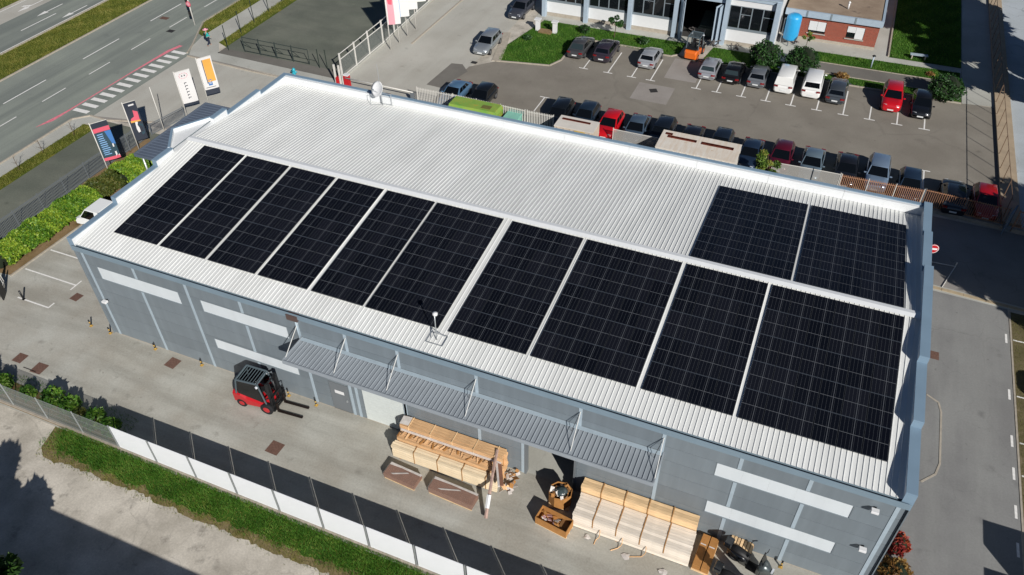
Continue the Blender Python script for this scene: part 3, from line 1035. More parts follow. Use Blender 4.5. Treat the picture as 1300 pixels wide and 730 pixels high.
#        L     W     H     belt  hood  ws0   ws1   rf1    rw0   rear_z
CARS = {'hatch':  (3.85, 1.68, 1.42, 0.88, 0.84, 0.23, 0.05, -0.36, -0.465, 0.80),
        'sedan':  (4.25, 1.70, 1.38, 0.88, 0.82, 0.22, 0.05, -0.25, -0.385, 0.86),
        'wagon':  (4.35, 1.70, 1.44, 0.89, 0.84, 0.22, 0.06, -0.40, -0.475, 0.82),
        'suv':    (4.05, 1.74, 1.56, 0.98, 0.96, 0.24, 0.08, -0.40, -0.475, 0.92),
        'van':    (4.15, 1.74, 1.78, 1.02, 0.96, 0.34, 0.19, -0.455, -0.49, 0.95)}
_car = {}
def ring(bm, y, w, zb, zt, cr):
    return [bm.verts.new(p) for p in ((-w*0.82, y, zb), (-w, y, zb+0.16), (-w, y, zt-0.16), (-w*0.93, y, zt), (-w*0.5, y, zt+cr), (0, y, zt+cr*1.3), (w*0.5, y, zt+cr), (w*0.93, y, zt), (w, y, zt-0.16), (w, y, zb+0.16), (w*0.82, y, zb))]
def car_meshes(kind):
    if kind in _car:
        return _car[kind]
    L, W, H, belt, hood, a0, a1, b1, b0, rz = CARS[kind]
    w = W/2
    D = {}
    bm = BM()
    st = [(-0.5, .80, .34, rz-0.22, .0), (-0.487, .90, .24, rz-.06, .01), (-0.44, .97, .20, min(belt, rz+.04), .01), (-0.30, 1.0, .18, belt, 0), (0.0, 1.0, .18, belt, 0), (a0-.02, .99, .18, belt-.01, .02), (0.33, .97, .19, hood, .03), (0.43, .92, .21, hood-.08, .03), (0.482, .83, .24, hood-.18, .02), (0.5, .70, .32, hood-.30, 0)]
    rings = [ring(bm, y*L, w*k, zb, zt, cr) for y, k, zb, zt, cr in st]
    for A, B in zip(rings[:-1], rings[1:]):
        for i in range(len(A)):
            j = (i+1) % len(A)
            f = bm.faces.new((A[i], A[j], B[j], B[i]))
            f.smooth = True
    bm.faces.new(rings[0])
    bm.faces.new(rings[-1][::-1])
    # cabin: belt ring, roof ring, crown
    wb, wr = w*0.935, w*(0.80 if kind == 'van' else 0.74)
    zb = belt-0.03
    bz = [(-wb, b0*L), (wb, b0*L), (wb, a0*L), (-wb, a0*L)]
    rr = [(-wr, b1*L), (wr, b1*L), (wr, a1*L), (-wr, a1*L)]
    Bv = [bm.verts.new((x, y, zb)) for x, y in bz]
    Rv = [bm.verts.new((x, y, H-0.07)) for x, y in rr]
    Tv = [bm.verts.new((x*0.86, y+(0.10 if k < 2 else -0.12), H)) for k, (x, y) in enumerate(rr)]
    for i in range(4):
        j = (i+1) % 4
        bm.faces.new((Bv[i], Bv[j], Rv[j], Rv[i]))
        bm.faces.new((Rv[i], Rv[j], Tv[j], Tv[i])).smooth = True
    bm.faces.new(Tv).smooth = True
    D['body'] = mesh('body', bm, [M['plastic']])
    def pane(i, u0, u1, v0, v1, off=0.008):
        j = (i+1) % 4
        A, B, C_, E_ = Vector((*bz[i], zb)), Vector((*bz[j], zb)), Vector((*rr[j], H-0.07)), Vector((*rr[i], H-0.07))
        n = (B-A).cross(E_-A).normalized()
        def P(u, v):
            return (A.lerp(B, u)).lerp(E_.lerp(C_, u), v)+n*off
        return [P(u0, v0), P(u1, v0), P(u1, v1), P(u0, v1)]
    def glass(name, lst):
        bm = BM()
        for q in lst:
            n = (q[1]-q[0]).cross(q[3]-q[0]).normalized()
            A = [bm.verts.new(p) for p in q]
            B = [bm.verts.new(p-n*0.02) for p in q]
            bm.faces.new(A)
            for i in range(4):
                bm.faces.new((A[i], B[i], B[(i+1) % 4], A[(i+1) % 4]))
        D[name] = mesh(name, bm, M['glass'])
    glass('windscreen', [pane(2, 0.05, 0.95, 0.07, 0.97)])
    glass('rear_window', [pane(0, 0.08, 0.92, 0.30 if kind in ('van', 'suv', 'wagon', 'hatch') else 0.12, 0.93)])
    for nm, k in (('side_window', 1), ('side_window_b', 3)):
        if kind == 'van':
            sp = [(0.62, 0.90)] if k == 1 else [(0.10, 0.38)]
        else:
            sp = [(0.07, 0.26), (0.29, 0.57), (0.60, 0.90)] if k == 1 else [(0.10, 0.40), (0.43, 0.71), (0.74, 0.93)]
        glass(nm, [pane(k, a, b, 0.20, 0.90) for a, b in sp])
    bm = BM()
    r = 0.30
    tube(bm, (-0.09, 0, 0), (0.09, 0, 0), r, 16, mi=0)
    tube(bm, (-0.10, 0, 0), (0.10, 0, 0), r*0.64, 10, mi=1)
    D['wheel'] = mesh('wheel', bm, [M['tyre'], M['rim']])
    bm = BM()
    box(bm, -0.18, 0.18, -0.06, 0.04, -0.05, 0.06)
    D['lamp'] = bm2 = None
    for nm, m in (('headlight', 'headlight'), ('tail_light', 'taillight')):
        b2 = BM()
        s = 1 if nm == 'headlight' else -1
        vs = box(b2, -0.17, 0.17, -0.10, 0.05, -0.055, 0.065)
        D[nm] = mesh(nm, b2, M[m])
    bm.free()
    b2 = BM()
    box(b2, -0.25, 0.25, -0.012, 0.012, -0.055, 0.055)
    D['plate'] = mesh('number_plate', b2, M['plate'])
    b2 = BM()
    box(b2, -0.10, 0.10, -0.05, 0.05, -0.06, 0.06)
    bmesh.ops.bevel(b2, geom=list(b2.edges), offset=0.03, segments=1, affect='EDGES')
    D['mirror'] = mesh('wing_mirror', b2, [M['plastic']])
    _car[kind] = D
    return D

def car(kind, hexa, x, y, rz, label, cat='car', group=None, metal=0.35, pale=False, name='parked_car'):
    L, W, H, belt, hood, a0, a1, b1, b0, rz_ = CARS[kind]
    D = car_meshes(kind)
    w = W/2
    t = thing(name, label, cat, (x, y, 0.016), rz, group)
    pm = paint(hexa, metal)
    def part(nm, me, loc=(0, 0, 0), rot=(0, 0, 0), m=None):
        o = put(nm, me, t, loc, rot)
        if m is not None:
            o.material_slots[0].link = 'OBJECT'
            o.material_slots[0].material = m
        return o
    part('body', D['body'], m=pm)
    part('windscreen', D['windscreen'], m=M['glass'])
    part('rear_window', D['rear_window'], m=M['glass_pale'] if pale else M['glass'])
    part('side_window', D['side_window'])
    part('side_window', D['side_window_b'])
    for sx in (-1, 1):
        for yy in (-0.30, 0.315):
            part('wheel', D['wheel'], (sx*(w-0.075), yy*L, 0.30))
        part('headlight', D['headlight'], (sx*w*0.62, 0.455*L, hood-0.19), (0, 0, -sx*0.35))
        part('tail_light', D['tail_light'], (sx*w*0.72, -0.478*L, rz_-0.10), (0, 0, sx*0.2))
        part('wing_mirror', D['mirror'], (sx*(w+0.07), (a0-0.05)*L, belt+0.05), m=pm)
    part('number_plate', D['plate'], (0, -0.503*L, 0.52))
    part('number_plate', D['plate'], (0, 0.503*L, 0.42))
    return t

G1 = 'cars in the far row of the car park'
far = [('sedan', '#4a4a4c', 14.3, 48.7, 'dark grey saloon at the left end of the far row by the lawn', 0.3, True),
       ('suv', '#38323c', 16.95, 48.7, 'dark plum people carrier beside the dark grey saloon', 0.3, False),
       ('hatch', '#b9bcc0', 21.35, 48.9, 'silver hatchback parked alone between two empty bays', 0.5, False),
       ('hatch', '#aeb0b6', 27.2, 48.8, 'silver hatchback beside the orange forklift', 0.5, True),
       ('hatch', '#141416', 29.45, 48.8, 'black hatchback in the far row in front of the round bush', 0.2, True),
       ('hatch', '#82868b', 31.75, 48.9, 'mid grey small hatchback left of the two white vans', 0.5, False),
       ('van', '#e3e3e0', 34.2, 48.9, 'white panel van without a rear window', 0.0, False),
       ('van', '#e6e6e4', 36.6, 48.9, 'white van with a dark rear window', 0.0, False),
       ('wagon', '#4d5359', 38.8, 48.7, 'dark grey estate right of the two white vans', 0.4, False)]
for k, hx, x, y, lab, me_, pale in far:
    o = car(k, hx, x, y, random.uniform(-.02, .02), lab, 'van' if k == 'van' else 'car', G1, me_, pale)
    if 'without' in lab:
        for ch in list(o.children):
            if ch.name.startswith('rear_window'):
                bpy.data.objects.remove(ch)
car('suv', '#c01220', 43.45, 48.9, PI, 'bright red off roader facing out of the far row', 'car', G1, 0.1)
car('hatch', '#17191d', 45.9, 48.5, PI, 'black hatchback at the right end of the far row by the clipped bush', 'car', G1, 0.2)
G2 = 'cars in the near row along the fence'
near = [('sedan', '#5f83a3', 6.75, 35.3, 'light blue saloon at the left end of the near row', 0.4),
        ('hatch', '#15191d', 9.35, 35.6, 'black hatchback next to the light blue saloon', 0.2),
        ('wagon', '#14181c', 16.9, 35.2, 'black estate behind the white picket gate', 0.2),
        ('hatch', '#22303f', 19.15, 35.8, 'navy hatchback behind the beige container', 0.3),
        ('hatch', '#c3121d', 21.5, 35.2, 'bright red hatchback nosing up to the fence', 0.1),
        ('sedan', '#5b6f82', 23.8, 35.4, 'steel blue saloon right of the red hatchback', 0.5),
        ('suv', '#151b24', 26.0, 35.3, 'very dark navy off roader left of the long white container', 0.2),
        ('sedan', '#181a22', 28.5, 35.3, 'black saloon mostly hidden by the long white container', 0.2),
        ('hatch', '#1b2430', 30.9, 35.6, 'dark navy hatchback behind the right end of the white container', 0.2),
        ('sedan', '#233247', 33.4, 35.0, 'dark blue saloon left of the tree at the fence', 0.3),
        ('hatch', '#5d1328', 35.8, 35.5, 'maroon hatchback behind the tree at the fence', 0.3),
        ('sedan', '#7f93a0', 38.2, 35.4, 'pale grey blue saloon right of the maroon hatchback', 0.5),
        ('sedan', '#1c1e24', 40.8, 35.5, 'black saloon between the two pale blue cars', 0.2),
        ('suv', '#8a9fb6', 43.1, 35.7, 'silver blue people carrier behind the orange railing', 0.5),
        ('hatch', '#26364a', 45.5, 35.0, 'dark blue hatchback at the right end of the near row', 0.3)]
for k, hx, x, y, lab, me_ in near:
    car(k, hx, x, y, PI+random.uniform(-.03, .03), lab, 'car', G2, me_)
car('suv', '#161a22', 48.55, 34.7, 0.02, 'black off roader in the corner beside the red car', 'car', G2, 0.2)
car('hatch', '#a3131f', 50.75, 34.8, PI+0.02, 'dark red hatchback in the corner against the right wall', 'car', G2, 0.1)
car('wagon', '#aab0b4', 5.25, 46.0, PI+0.03, 'silver estate parked at the kerb of the side street', 'car', None, 0.6)
car('wagon', '#4b4d55', 5.25, 55.1, PI-0.02, 'dark grey hatchback parked up the side street by the building corner', 'car', None, 0.4)
G3 = 'cars on the grass paver bays'
car('hatch', '#8c1a20', 55.05, 16.3, PI/2, 'dark red car on the grass pavers at the right edge', 'car', G3, 0.2)
car('hatch', '#30343a', 55.25, 11.0, PI/2, 'dark grey car on the grass pavers at the right edge', 'car', G3, 0.2)
for y, hx, lab in ((2.6, '#d8d8d6', 'tall white van on the grass pavers in the lower right corner'), (-0.2, '#c9cbcc', 'tall pale grey van on the grass pavers below the lower right corner')):
    o = car('van', hx, 55.35, y, -PI/2, lab, 'van', G3, 0.0)
    o.scale = (1.05, 1.08, 1.38)

# white flatbed truck between the hedge and the warehouse
M['truck_white'] = mat('truck_white', '#f0f2f1', 0.35, coat=0.5, var=0.02)
M['truck_grey'] = mat('truck_bed', '#8d979d', 0.5, var=0.08)
t = thing('flatbed_truck', 'white pickup truck with ladder racks parked between hedge and warehouse', 'truck', (-8.7, 8.5, 0.006), PI/2)
bm = BM()
w = 0.9
sec = [(-2.5, .55, .95), (-0.35, .55, .95), (0.1, .45, 1.05), (1.25, .42, 1.02), (1.95, .38, 0.92), (2.25, .36, .62)]
rg = [[bm.verts.new(p) for p in ((-w, y, a), (-w, y, b), (w, y, b), (w, y, a))] for y, a, b in sec]
for A, B in zip(rg[:-1], rg[1:]):
    for i in range(4):
        bm.faces.new((A[i], A[(i+1) % 4], B[(i+1) % 4], B[i]))
bm.faces.new(rg[0]); bm.faces.new(rg[-1][::-1])
cb = [(-.88, -.3), (.88, -.3), (.88, 1.75), (-.88, 1.75)]
ct = [(-.78, -.25), (.78, -.25), (.78, 0.95), (-.78, 0.95)]
A = [bm.verts.new((x, y, 1.0)) for x, y in cb]
B = [bm.verts.new((x, y, 1.86)) for x, y in ct]
for i in range(4):
    bm.faces.new((A[i], A[(i+1) % 4], B[(i+1) % 4], B[i]))
bm.faces.new(B)
obj('cab', bm, M['truck_white'], t)
bm = BM()
def slab(bm, q, th=0.02):
    q = [Vector(p) for p in q]
    n = (q[1]-q[0]).cross(q[3]-q[0]).normalized()*th
    A = [bm.verts.new(p+n*0.5) for p in q]
    B = [bm.verts.new(p-n*0.5) for p in q]
    bm.faces.new(A); bm.faces.new(B[::-1])
    for i in range(len(q)):
        j = (i+1) % len(q)
        bm.faces.new((A[i], B[i], B[j], A[j]))
slab(bm, [(-.8, 1.70, 1.07), (.8, 1.70, 1.07), (.72, 1.03, 1.80), (-.72, 1.03, 1.80)])
obj('windscreen', bm, M['glass'], t)
for s in (-1, 1):
    bm = BM()
    slab(bm, [(s*.885, 0.15, 1.06), (s*.885, 1.6, 1.06), (s*.80, .95, 1.78), (s*.80, 0.15, 1.78)])
    obj('side_window', bm, M['glass'], t)
    for y in (-1.6, 1.5):
        put('wheel', car_meshes('van')['wheel'], t, (s*.80, y, .30))
    put('headlight', car_meshes('van')['headlight'], t, (s*.62, 2.2, .72))
bm = BM()
for a in ((-.9, .9, -2.5, -2.45), (-.9, .9, -.42, -.37), (-.9, -.85, -2.45, -.42), (.85, .9, -2.45, -.42)):
    box(bm, *a, .952, 1.35)
box(bm, -.85, .85, -2.45, -.42, .952, .99)
obj('bed', bm, M['truck_white'], t)
bm = BM()
for y in (-2.3, -1.35, -.5):
    for s in (-.85, .85):
        tube(bm, (s, y, 1.3), (s, y, 1.95), .03, 6)
    tube(bm, (-.9, y, 1.95), (.9, y, 1.95), .035, 6)
for s in (-.85, .85):
    tube(bm, (s, -2.4, 1.95), (s, -.4, 1.95), .03, 6)
obj('rack', bm, M['truck_grey'], t)
bm = BM()
box(bm, -.7, .7, -2.2, -.6, 1.985, 2.03)
obj('board', bm, M['truck_white'], t)

# forklifts
M['guard'] = mat('guard_grey', '#59666c', 0.45, metal=0.3)
M['fork'] = mat('fork_steel', '#2b211e', 0.5, metal=0.5, var=0.2)
def forklift(x, y, rz, hexa, label, cabin=True, mastz=2.1, name='forklift'):
    t = thing(name, label, 'forklift', (x, y, 0.012), rz)
    t.scale = (1.2, 1.2, 1.12)
    pm = mat('forklift_paint', hexa, 0.4, coat=0.4, var=0.05)
    bm = BM()                                          # counterweight and chassis, nose towards +y
    sec = [(-1.28, .42, .30, .78), (-1.18, .52, .22, .98), (-.75, .55, .18, 1.0), (-.45, .55, .18, .82), (.55, .50, .2, .62), (.72, .48, .25, .5)]
    rg = [[bm.verts.new(p) for p in ((-w*.9, y_, a), (-w, y_, a+.1), (-w, y_, b-.12), (-w*.85, y_, b), (w*.85, y_, b), (w, y_, b-.12), (w, y_, a+.1), (w*.9, y_, a))] for y_, w, a, b in sec]
    for A, B in zip(rg[:-1], rg[1:]):
        for i in range(8):
            bm.faces.new((A[i], A[(i+1) % 8], B[(i+1) % 8], B[i]))
    bm.faces.new(rg[0]); bm.faces.new(rg[-1][::-1])
    obj('body', bm, pm, t)
    bm = BM()
    box(bm, -.42, .42, -1.1, -.35, 1.0, 1.10)
    for i in range(4):
        box(bm, -.36, .36, -1.26+i*.005, -1.2, .42+i*.12, .48+i*.12)
    obj('engine_cover', bm, M['black'], t, bevel=0.02)
    bm = BM()
    box(bm, -.24, .24, -.5, -.05, .85, .98)
    box(bm, -.24, .24, -.56, -.42, .98, 1.42)
    obj('seat', bm, M['plastic'], t, bevel=0.04)
    bm = BM()
    tube(bm, (0, .45, .6), (0, .2, 1.05), .03, 6)
    lathe(bm, [(.17, 0), (.19, .015), (.17, .03), (.15, .015)], 14, (0, .2, 1.05))
    obj('steering_wheel', bm, M['plastic'], t)
    bm = BM()                                          # overhead guard with slats
    c = [(-.48, -.75), (.48, -.75), (.44, .38), (-.44, .38)]
    for (x0, y0), foot in zip(c, ((-.5, -.95, .95), (.5, -.95, .95), (.48, .62, .6), (-.48, .62, .6))):
        tube(bm, foot, (x0, y0, 2.0), .045, 6)
    for a, b in zip(c, c[1:]+c[:1]):
        tube(bm, (*a, 2.0), (*b, 2.0), .05, 6)
    for i in range(7):
        y_ = -.62+i*.15
        tube(bm, (-.46, y_, 2.0), (.46, y_, 2.0), .02, 5)
    obj('overhead_guard', bm, M['guard'], t)
    if cabin:
        bm = BM()
        slab(bm, [(-.48, -.93, 1.05), (.48, -.93, 1.05), (.46, -.76, 1.95), (-.46, -.76, 1.95)], .02)
        obj('rear_pane', bm, M['glass'], t)
        for s in (-1, 1):
            bm = BM()
            slab(bm, [(s*.50, -.85, 1.0), (s*.49, .5, .7), (s*.455, .34, 1.95), (s*.47, -.72, 1.95)], .02)
            obj('door_pane', bm, M['glass'], t)
    bm = BM()                                          # mast rails, cross bars, cylinders
    for s in (-1, 1):
        box(bm, s*.36-.05, s*.36+.05, .78, .92, .06, mastz)
        box(bm, s*.27-.04, s*.27+.04, .83, .95, .1, mastz-.06)
        tube(bm, (s*.17, .82, .2), (s*.17, .82, mastz-.3), .035, 8)
        tube(bm, (s*.43, .2, .55), (s*.40, .8, 1.1), .035, 6)
    for z in (.3, 1.0, mastz-.08):
        box(bm, -.36, .36, .80, .86, z-.05, z+.05)
    obj('mast', bm, M['black'], t)
    bm = BM()
    for z in (.28, .62):
        box(bm, -.52, .52, .97, 1.02, z-.05, z+.05)
    for i in range(6):
        xx = -.5+i*.2
        box(bm, xx-.015, xx+.015, .98, 1.0, .62, 1.15)
    box(bm, -.52, .52, .97, 1.01, 1.13, 1.18)
    obj('fork_carriage', bm, M['black'], t)
    for s in (-1, 1):
        bm = BM()
        box(bm, s*.30-.06, s*.30+.06, 1.02, 1.08, .05, .66)
        box(bm, s*.30-.06, s*.30+.06, 1.08, 2.35, .05, .09)
        obj('fork', bm, M['fork'], t)
        for yy, r, ww in ((-.78, .27, .17), (.62, .33, .22)):
            bm = BM()
            xo = s*(.47 if yy < 0 else .50)
            tube(bm, (xo-ww/2, yy, r), (xo+ww/2, yy, r), r, 16)
            tube(bm, (xo-ww/2-.005, yy, r), (xo+ww/2+.005, yy, r), r*.55, 10, mi=1)
            obj('wheel', bm, [M['tyre'], pm], t)
        bm = BM()
        tube(bm, (s*.46, .30, 1.85), (s*.50, .40, 1.78), .07, 8)
        obj('work_lamp', bm, M['headlight'], t)
    return t
forklift(11.93, -1.2, R(-86), '#b3161f', 'red and black forklift with its forks down on the yard')
forklift(24.95, 51.9, R(-4), '#d8661a', 'orange forklift driving into the open bay of the white building', cabin=False)
# ------------------------------------------------------------------ timber, packages, cartons on the yard
M['pine'] = mat('pine_board', '#e2c093', 0.75, var=0.2, scale=3, stretch=(0.6, 6, 6), objrand=0.2)
M['pine_pale'] = mat('pale_board', '#ebdfcf', 0.75, var=0.12, scale=3, stretch=(0.6, 6, 6), objrand=0.15)
M['pine_light'] = mat('light_pine_board', '#ead7b6', 0.75, var=0.14, scale=3, stretch=(0.6, 6, 6), objrand=0.14)
M['pine_orange'] = mat('larch_board', '#dcb182', 0.75, var=0.24, scale=3, stretch=(0.5, 5, 5), objrand=0.16)
M['batten'] = mat('batten', '#a87b48', 0.8, var=0.15, scale=4)
M['film'] = mat('wrapping_film', '#cfc8c2', 0.18, spec=0.8, var=0.15, scale=3, bump=0.5, bscale=6)
M['film_brown'] = mat('brown_film', '#a78d81', 0.25, spec=0.7, var=0.25, scale=4, bump=0.5, bscale=6)
M['film_clear'] = mat('clear_film', '#d9d4cf', 0.12, spec=0.9, alpha=0.10, bump=0.6, bscale=7)
M['board_brown'] = mat('brown_board', '#855f4c', 0.5, var=0.12, scale=3)
M['carton'] = mat('carton', '#a8763f', 0.8, var=0.12, scale=3, objrand=0.08)
M['carton_in'] = mat('carton_inside', '#7f5a33', 0.85, var=0.15)
M['paper'] = mat('waste_paper', '#d5cfc8', 0.8, var=0.2, scale=6)
M['paper_pink'] = mat('printed_waste', '#b98f8c', 0.8, var=0.3, scale=8)
M['bag'] = mat('dark_bag', '#3e4a4c', 0.25, spec=0.7, var=0.3, scale=6, bump=0.6)

_bd = {}
def boards(t, x0, x1, y0, y1, z0, z1, ny, nz, m, jitter=0.012, name='board', hollow=True):
    """A pack of boards along x; only the boards that show are built, round a solid heart."""
    w, h = (y1-y0)/ny, (z1-z0)/nz
    L = x1-x0
    k = (round(w, 3), round(h, 3), round(L, 2), m, name)
    if k not in _bd:
        bm = BM()
        box(bm, -L/2, L/2, -w/2+.007, w/2-.007, -h/2+.006, h/2-.006)
        _bd[k] = mesh(name, bm, M[m])
    if hollow and ny > 2 and nz > 1:
        bm = BM()
        box(bm, x0+.15, x1-.15, y0+w, y1-w, z0, z1-h)
        obj('pack_heart', bm, M['batten'], t)
    for i in range(ny):
        for j in range(nz):
            if hollow and 0 < i < ny-1 and j < nz-1:
                continue
            put(name, _bd[k], t, ((x0+x1)/2+random.uniform(-jitter, jitter)*4, y0+(i+.5)*w+random.uniform(-1, 1)*jitter*.4, z0+(j+.5)*h-random.choice((0, 0, .012, .02))), (0, 0, random.uniform(-1, 1)*jitter*.15))
def band(t, x, y0, y1, z0, z1, m='batten', w=0.045, th=0.014, name='strap'):
    bm = BM()
    box(bm, x-w/2, x+w/2, y0-th, y0-.002, z0, z1+th)
    box(bm, x-w/2, x+w/2, y0-th, y1+th, z1+.002, z1+th+.002)
    box(bm, x-w/2, x+w/2, y1+.002, y1+th, z0, z1+th)
    obj(name, bm, M[m], t)
def bearers(t, xs, y0, y1, h=0.09):
    for x in xs:
        bm = BM()
        box(bm, x-.05, x+.05, y0, y1, .012, h)
        obj('bearer', bm, M['batten'], t)

TG = 'timber packs stacked against the facade'
t = thing('timber_pack', 'long pine timber pack at the front of the left stack, lowest row', 'timber', (0, 0, 0), 0, TG)
bearers(t, (21.3, 23.1, 25.0, 26.7), -1.72, -0.98)
boards(t, 20.85, 27.0, -1.74, -1.30, .09, 1.02, 3, 5, 'pine_light')
for x in (22.2, 23.6, 25.05, 26.4):
    band(t, x, -1.74, -1.30, .09, 1.02)
t = thing('timber_pack', 'rough larch timber pack with torn orange wrapping in the middle of the left stack', 'timber', (0, 0, 0), 0, TG)
boards(t, 20.95, 27.1, -1.27, -0.80, .09, 1.22, 4, 5, 'pine_orange', 0.03)
bearers(t, (21.5, 24.0, 26.5), -1.27, -0.80)
for i in range(26):                                       # torn edges of the wrapping, each a scrap lying on the boards
    x = 21.0+i*0.23+random.uniform(-.05, .05)
    bm = BM()
    l, wd_ = random.uniform(.2, .42), random.uniform(.05, .13)
    box(bm, -wd_/2, wd_/2, -l/2, l/2, 0, .012)
    obj('wrapping_scrap', bm, M['pine_orange' if i % 3 else 'carton'], t, (x, -1.02+random.uniform(-.08, .08), 1.235+random.uniform(0, .03)), (random.uniform(-.15, .15), random.uniform(-.2, .2), random.uniform(-.5, .5)))
t = thing('timber_pack', 'tall orange pine timber pack against the wall at the back of the left stack', 'timber', (0, 0, 0), 0, TG)
bearers(t, (21.5, 24.0, 26.5), -0.76, -0.1)
boards(t, 20.95, 26.95, -0.76, -0.08, .09, 1.72, 4, 8, 'pine_orange')
bm = BM()
box(bm, 20.98, 26.9, -0.81, -0.775, 1.28, 1.46)
obj('white_edging', bm, M['film'], t)
for x in (21.45, 22.75, 24.05, 25.3, 26.5):
    band(t, x, -0.76, -0.08, .09, 1.72, 'pine')
t = thing('end_sheet', 'white plastic sheet lying on the left end of the tall orange timber pack', 'sheet', (21.12, -0.42, 1.75))
bm = BM()
slab(bm, [(-.22, -.3, 0), (.3, -.28, .02), (.28, .28, .05), (-.25, .25, .01)], .012)
obj('sheet', bm, M['film'], t)

t = thing('timber_pack', 'broad whitewashed timber pack at the front of the right stack', 'timber', (0, 0, 0), 0, TG)
bearers(t, (31.7, 33.6, 35.5, 36.9), -2.02, -0.72)
boards(t, 31.3, 37.2, -2.04, -0.70, .09, 1.16, 8, 6, 'pine_pale', 0.006)
for x in (32.35, 33.55, 34.75, 35.95):
    band(t, x, -2.04, -0.70, .5, 1.16, w=.05)
t = thing('timber_pack', 'narrow golden timber pack standing along the wall behind the whitewashed one', 'timber', (0, 0, 0), 0, TG)
bearers(t, (31.7, 34.3, 36.9), -0.67, -0.1)
boards(t, 31.25, 37.15, -0.67, -0.08, .09, 1.62, 3, 7, 'pine', 0.004)
for x in (32.3, 33.5, 34.7, 35.9):
    band(t, x, -0.67, -0.08, .09, 1.62, w=.05)
for i, x in enumerate((32.75, 33.9, 35.1)):
    t = thing('loose_strap', ['curled wooden strap hanging off the left part of the whitewashed pack', 'curled wooden strap hanging off the middle of the whitewashed pack', 'curled wooden strap with a trailing end off the right part of the whitewashed pack'][i], 'strap', (x, -2.1, 0))
    bm = BM()
    path_tube(bm, [(0, .04, .55), (.03, -.03, .5), (.05, -.1, .3), (0, -.14, .12), (-.1, -.25, .03), (-.3*i-.1, -.5, .03)], .022, 5)
    obj('strap', bm, M['pine_orange'], t)
for i, (x, y, s) in enumerate(((34.3, -2.6, .28), (36.2, -2.75, .3), (32.2, -2.35, .22))):
    t = thing('film_scrap', ['crumpled white film scrap on the asphalt before the whitewashed pack', 'clear film scrap on the asphalt near the right end of the whitewashed pack', 'small film scrap by the left corner of the whitewashed pack'][i], 'scrap', (x, y, .01))
    P = [(s*math.cos(a)*random.uniform(.5, 1), s*math.sin(a)*random.uniform(.4, .9), random.uniform(.01, .08)) for a in np.linspace(0, 2*PI, 9)[:-1]]
    bm = BM()
    c = bm.verts.new((0, 0, .07))
    V_ = [bm.verts.new(p) for p in P]
    for a, b in zip(V_, V_[1:]+V_[:1]):
        bm.faces.new((c, a, b))
    obj('film', bm, M['film'], t)

def wrapped_pallet(label, x, y, L, W, h, rz, tilt=0.0):
    t = thing('wrapped_pallet', label, 'package', (x, y, .012), rz, 'film wrapped board packages')
    bm = BM()
    for yy in (-W/2+.06, W/2-.06):
        box(bm, -L/2+.05, L/2-.05, yy-.05, yy+.05, 0, .10)
    obj('runner', bm, M['pine'], t)
    n = 5
    for i in range(n):
        bm = BM()
        z0 = .105+i*(h-.1)/n
        box(bm, -L/2+random.uniform(0, .05), L/2-random.uniform(0, .05), -W/2, W/2, z0, z0+(h-.1)/n-.006)
        obj('panel', bm, M['board_brown'], t)
    bm = BM()
    box(bm, -L/2-.012, L/2+.012, -W/2-.012, W/2+.012, .12, h+.014)
    obj('film_wrap', bm, M['film_clear'], t)
    bm = BM()
    slab(bm, [(-L*.48, W*.30, h+.02), (-L*.1, W*.36, h+.03), (L*.5, W*.34, h+.02), (L*.5, W/2, h+.02), (-L*.48, W/2, h+.02)], .006)
    slab(bm, [(-L*.30, -W*.28, h+.02), (-L*.22, -W*.3, h+.024), (L*.16, W*.2, h+.022), (L*.1, W*.22, h+.02)], .005)
    obj('film_fold', bm, M['film'], t)
wrapped_pallet('flat brown package in film left of the long wrapped package', 22.05, -2.78, 1.95, .8, .42, R(-4))
wrapped_pallet('long brown package in film partly under the leaning wrapped beam', 25.0, -2.75, 2.6, .75, .52, R(-3))
t = thing('wrapped_beam', 'film wrapped beam leaning from the left timber stack down to the ground', 'beam', (26.75, -1.9, 0))
bm = BM()
q = [(-.25, 1.55, 1.78), (.0, .4, 1.45), (.25, -.75, .85), (.4, -1.5, .22)]
for a, b in zip(q[:-1], q[1:]):
    a, b = Vector(a), Vector(b)
    tube(bm, a, b, .085, 6, .10)
obj('beam', bm, M['film_brown'], t)
bm = BM()
tube(bm, (.22, -.62, .98), (.33, -1.15, .58), .13, 6, .12)
obj('white_sleeve', bm, M['plastic_white'], t)
t = thing('cut_plank', 'short brown wrapped plank lying on the right end of the left stack', 'plank', (27.0, -1.25, 1.02), R(-62))
bm = BM()
box(bm, -.85, .85, -.15, .15, .22, .32)
obj('plank', bm, M['board_brown'], t)
bm = BM()
box(bm, -.5, .87, -.16, -.05, .2, .325)
obj('film', bm, M['film'], t)
t = thing('cardboard_heap', 'heap of torn cardboard and film spilling from the right end of the left stack', 'waste', (27.35, -1.0, 0))
for i in range(22):
    bm = BM()
    a, b = random.uniform(.15, .45), random.uniform(.1, .3)
    box(bm, -a/2, a/2, -b/2, b/2, 0, .015)
    obj('torn_piece', bm, M[random.choice(['film', 'pine_orange', 'carton', 'film'])], t, (random.uniform(-.2, .35), random.uniform(-.7, .8), random.uniform(.03, .9)*random.random()+.03), (random.uniform(-.7, .7), random.uniform(-.7, .7), random.uniform(0, 6)))

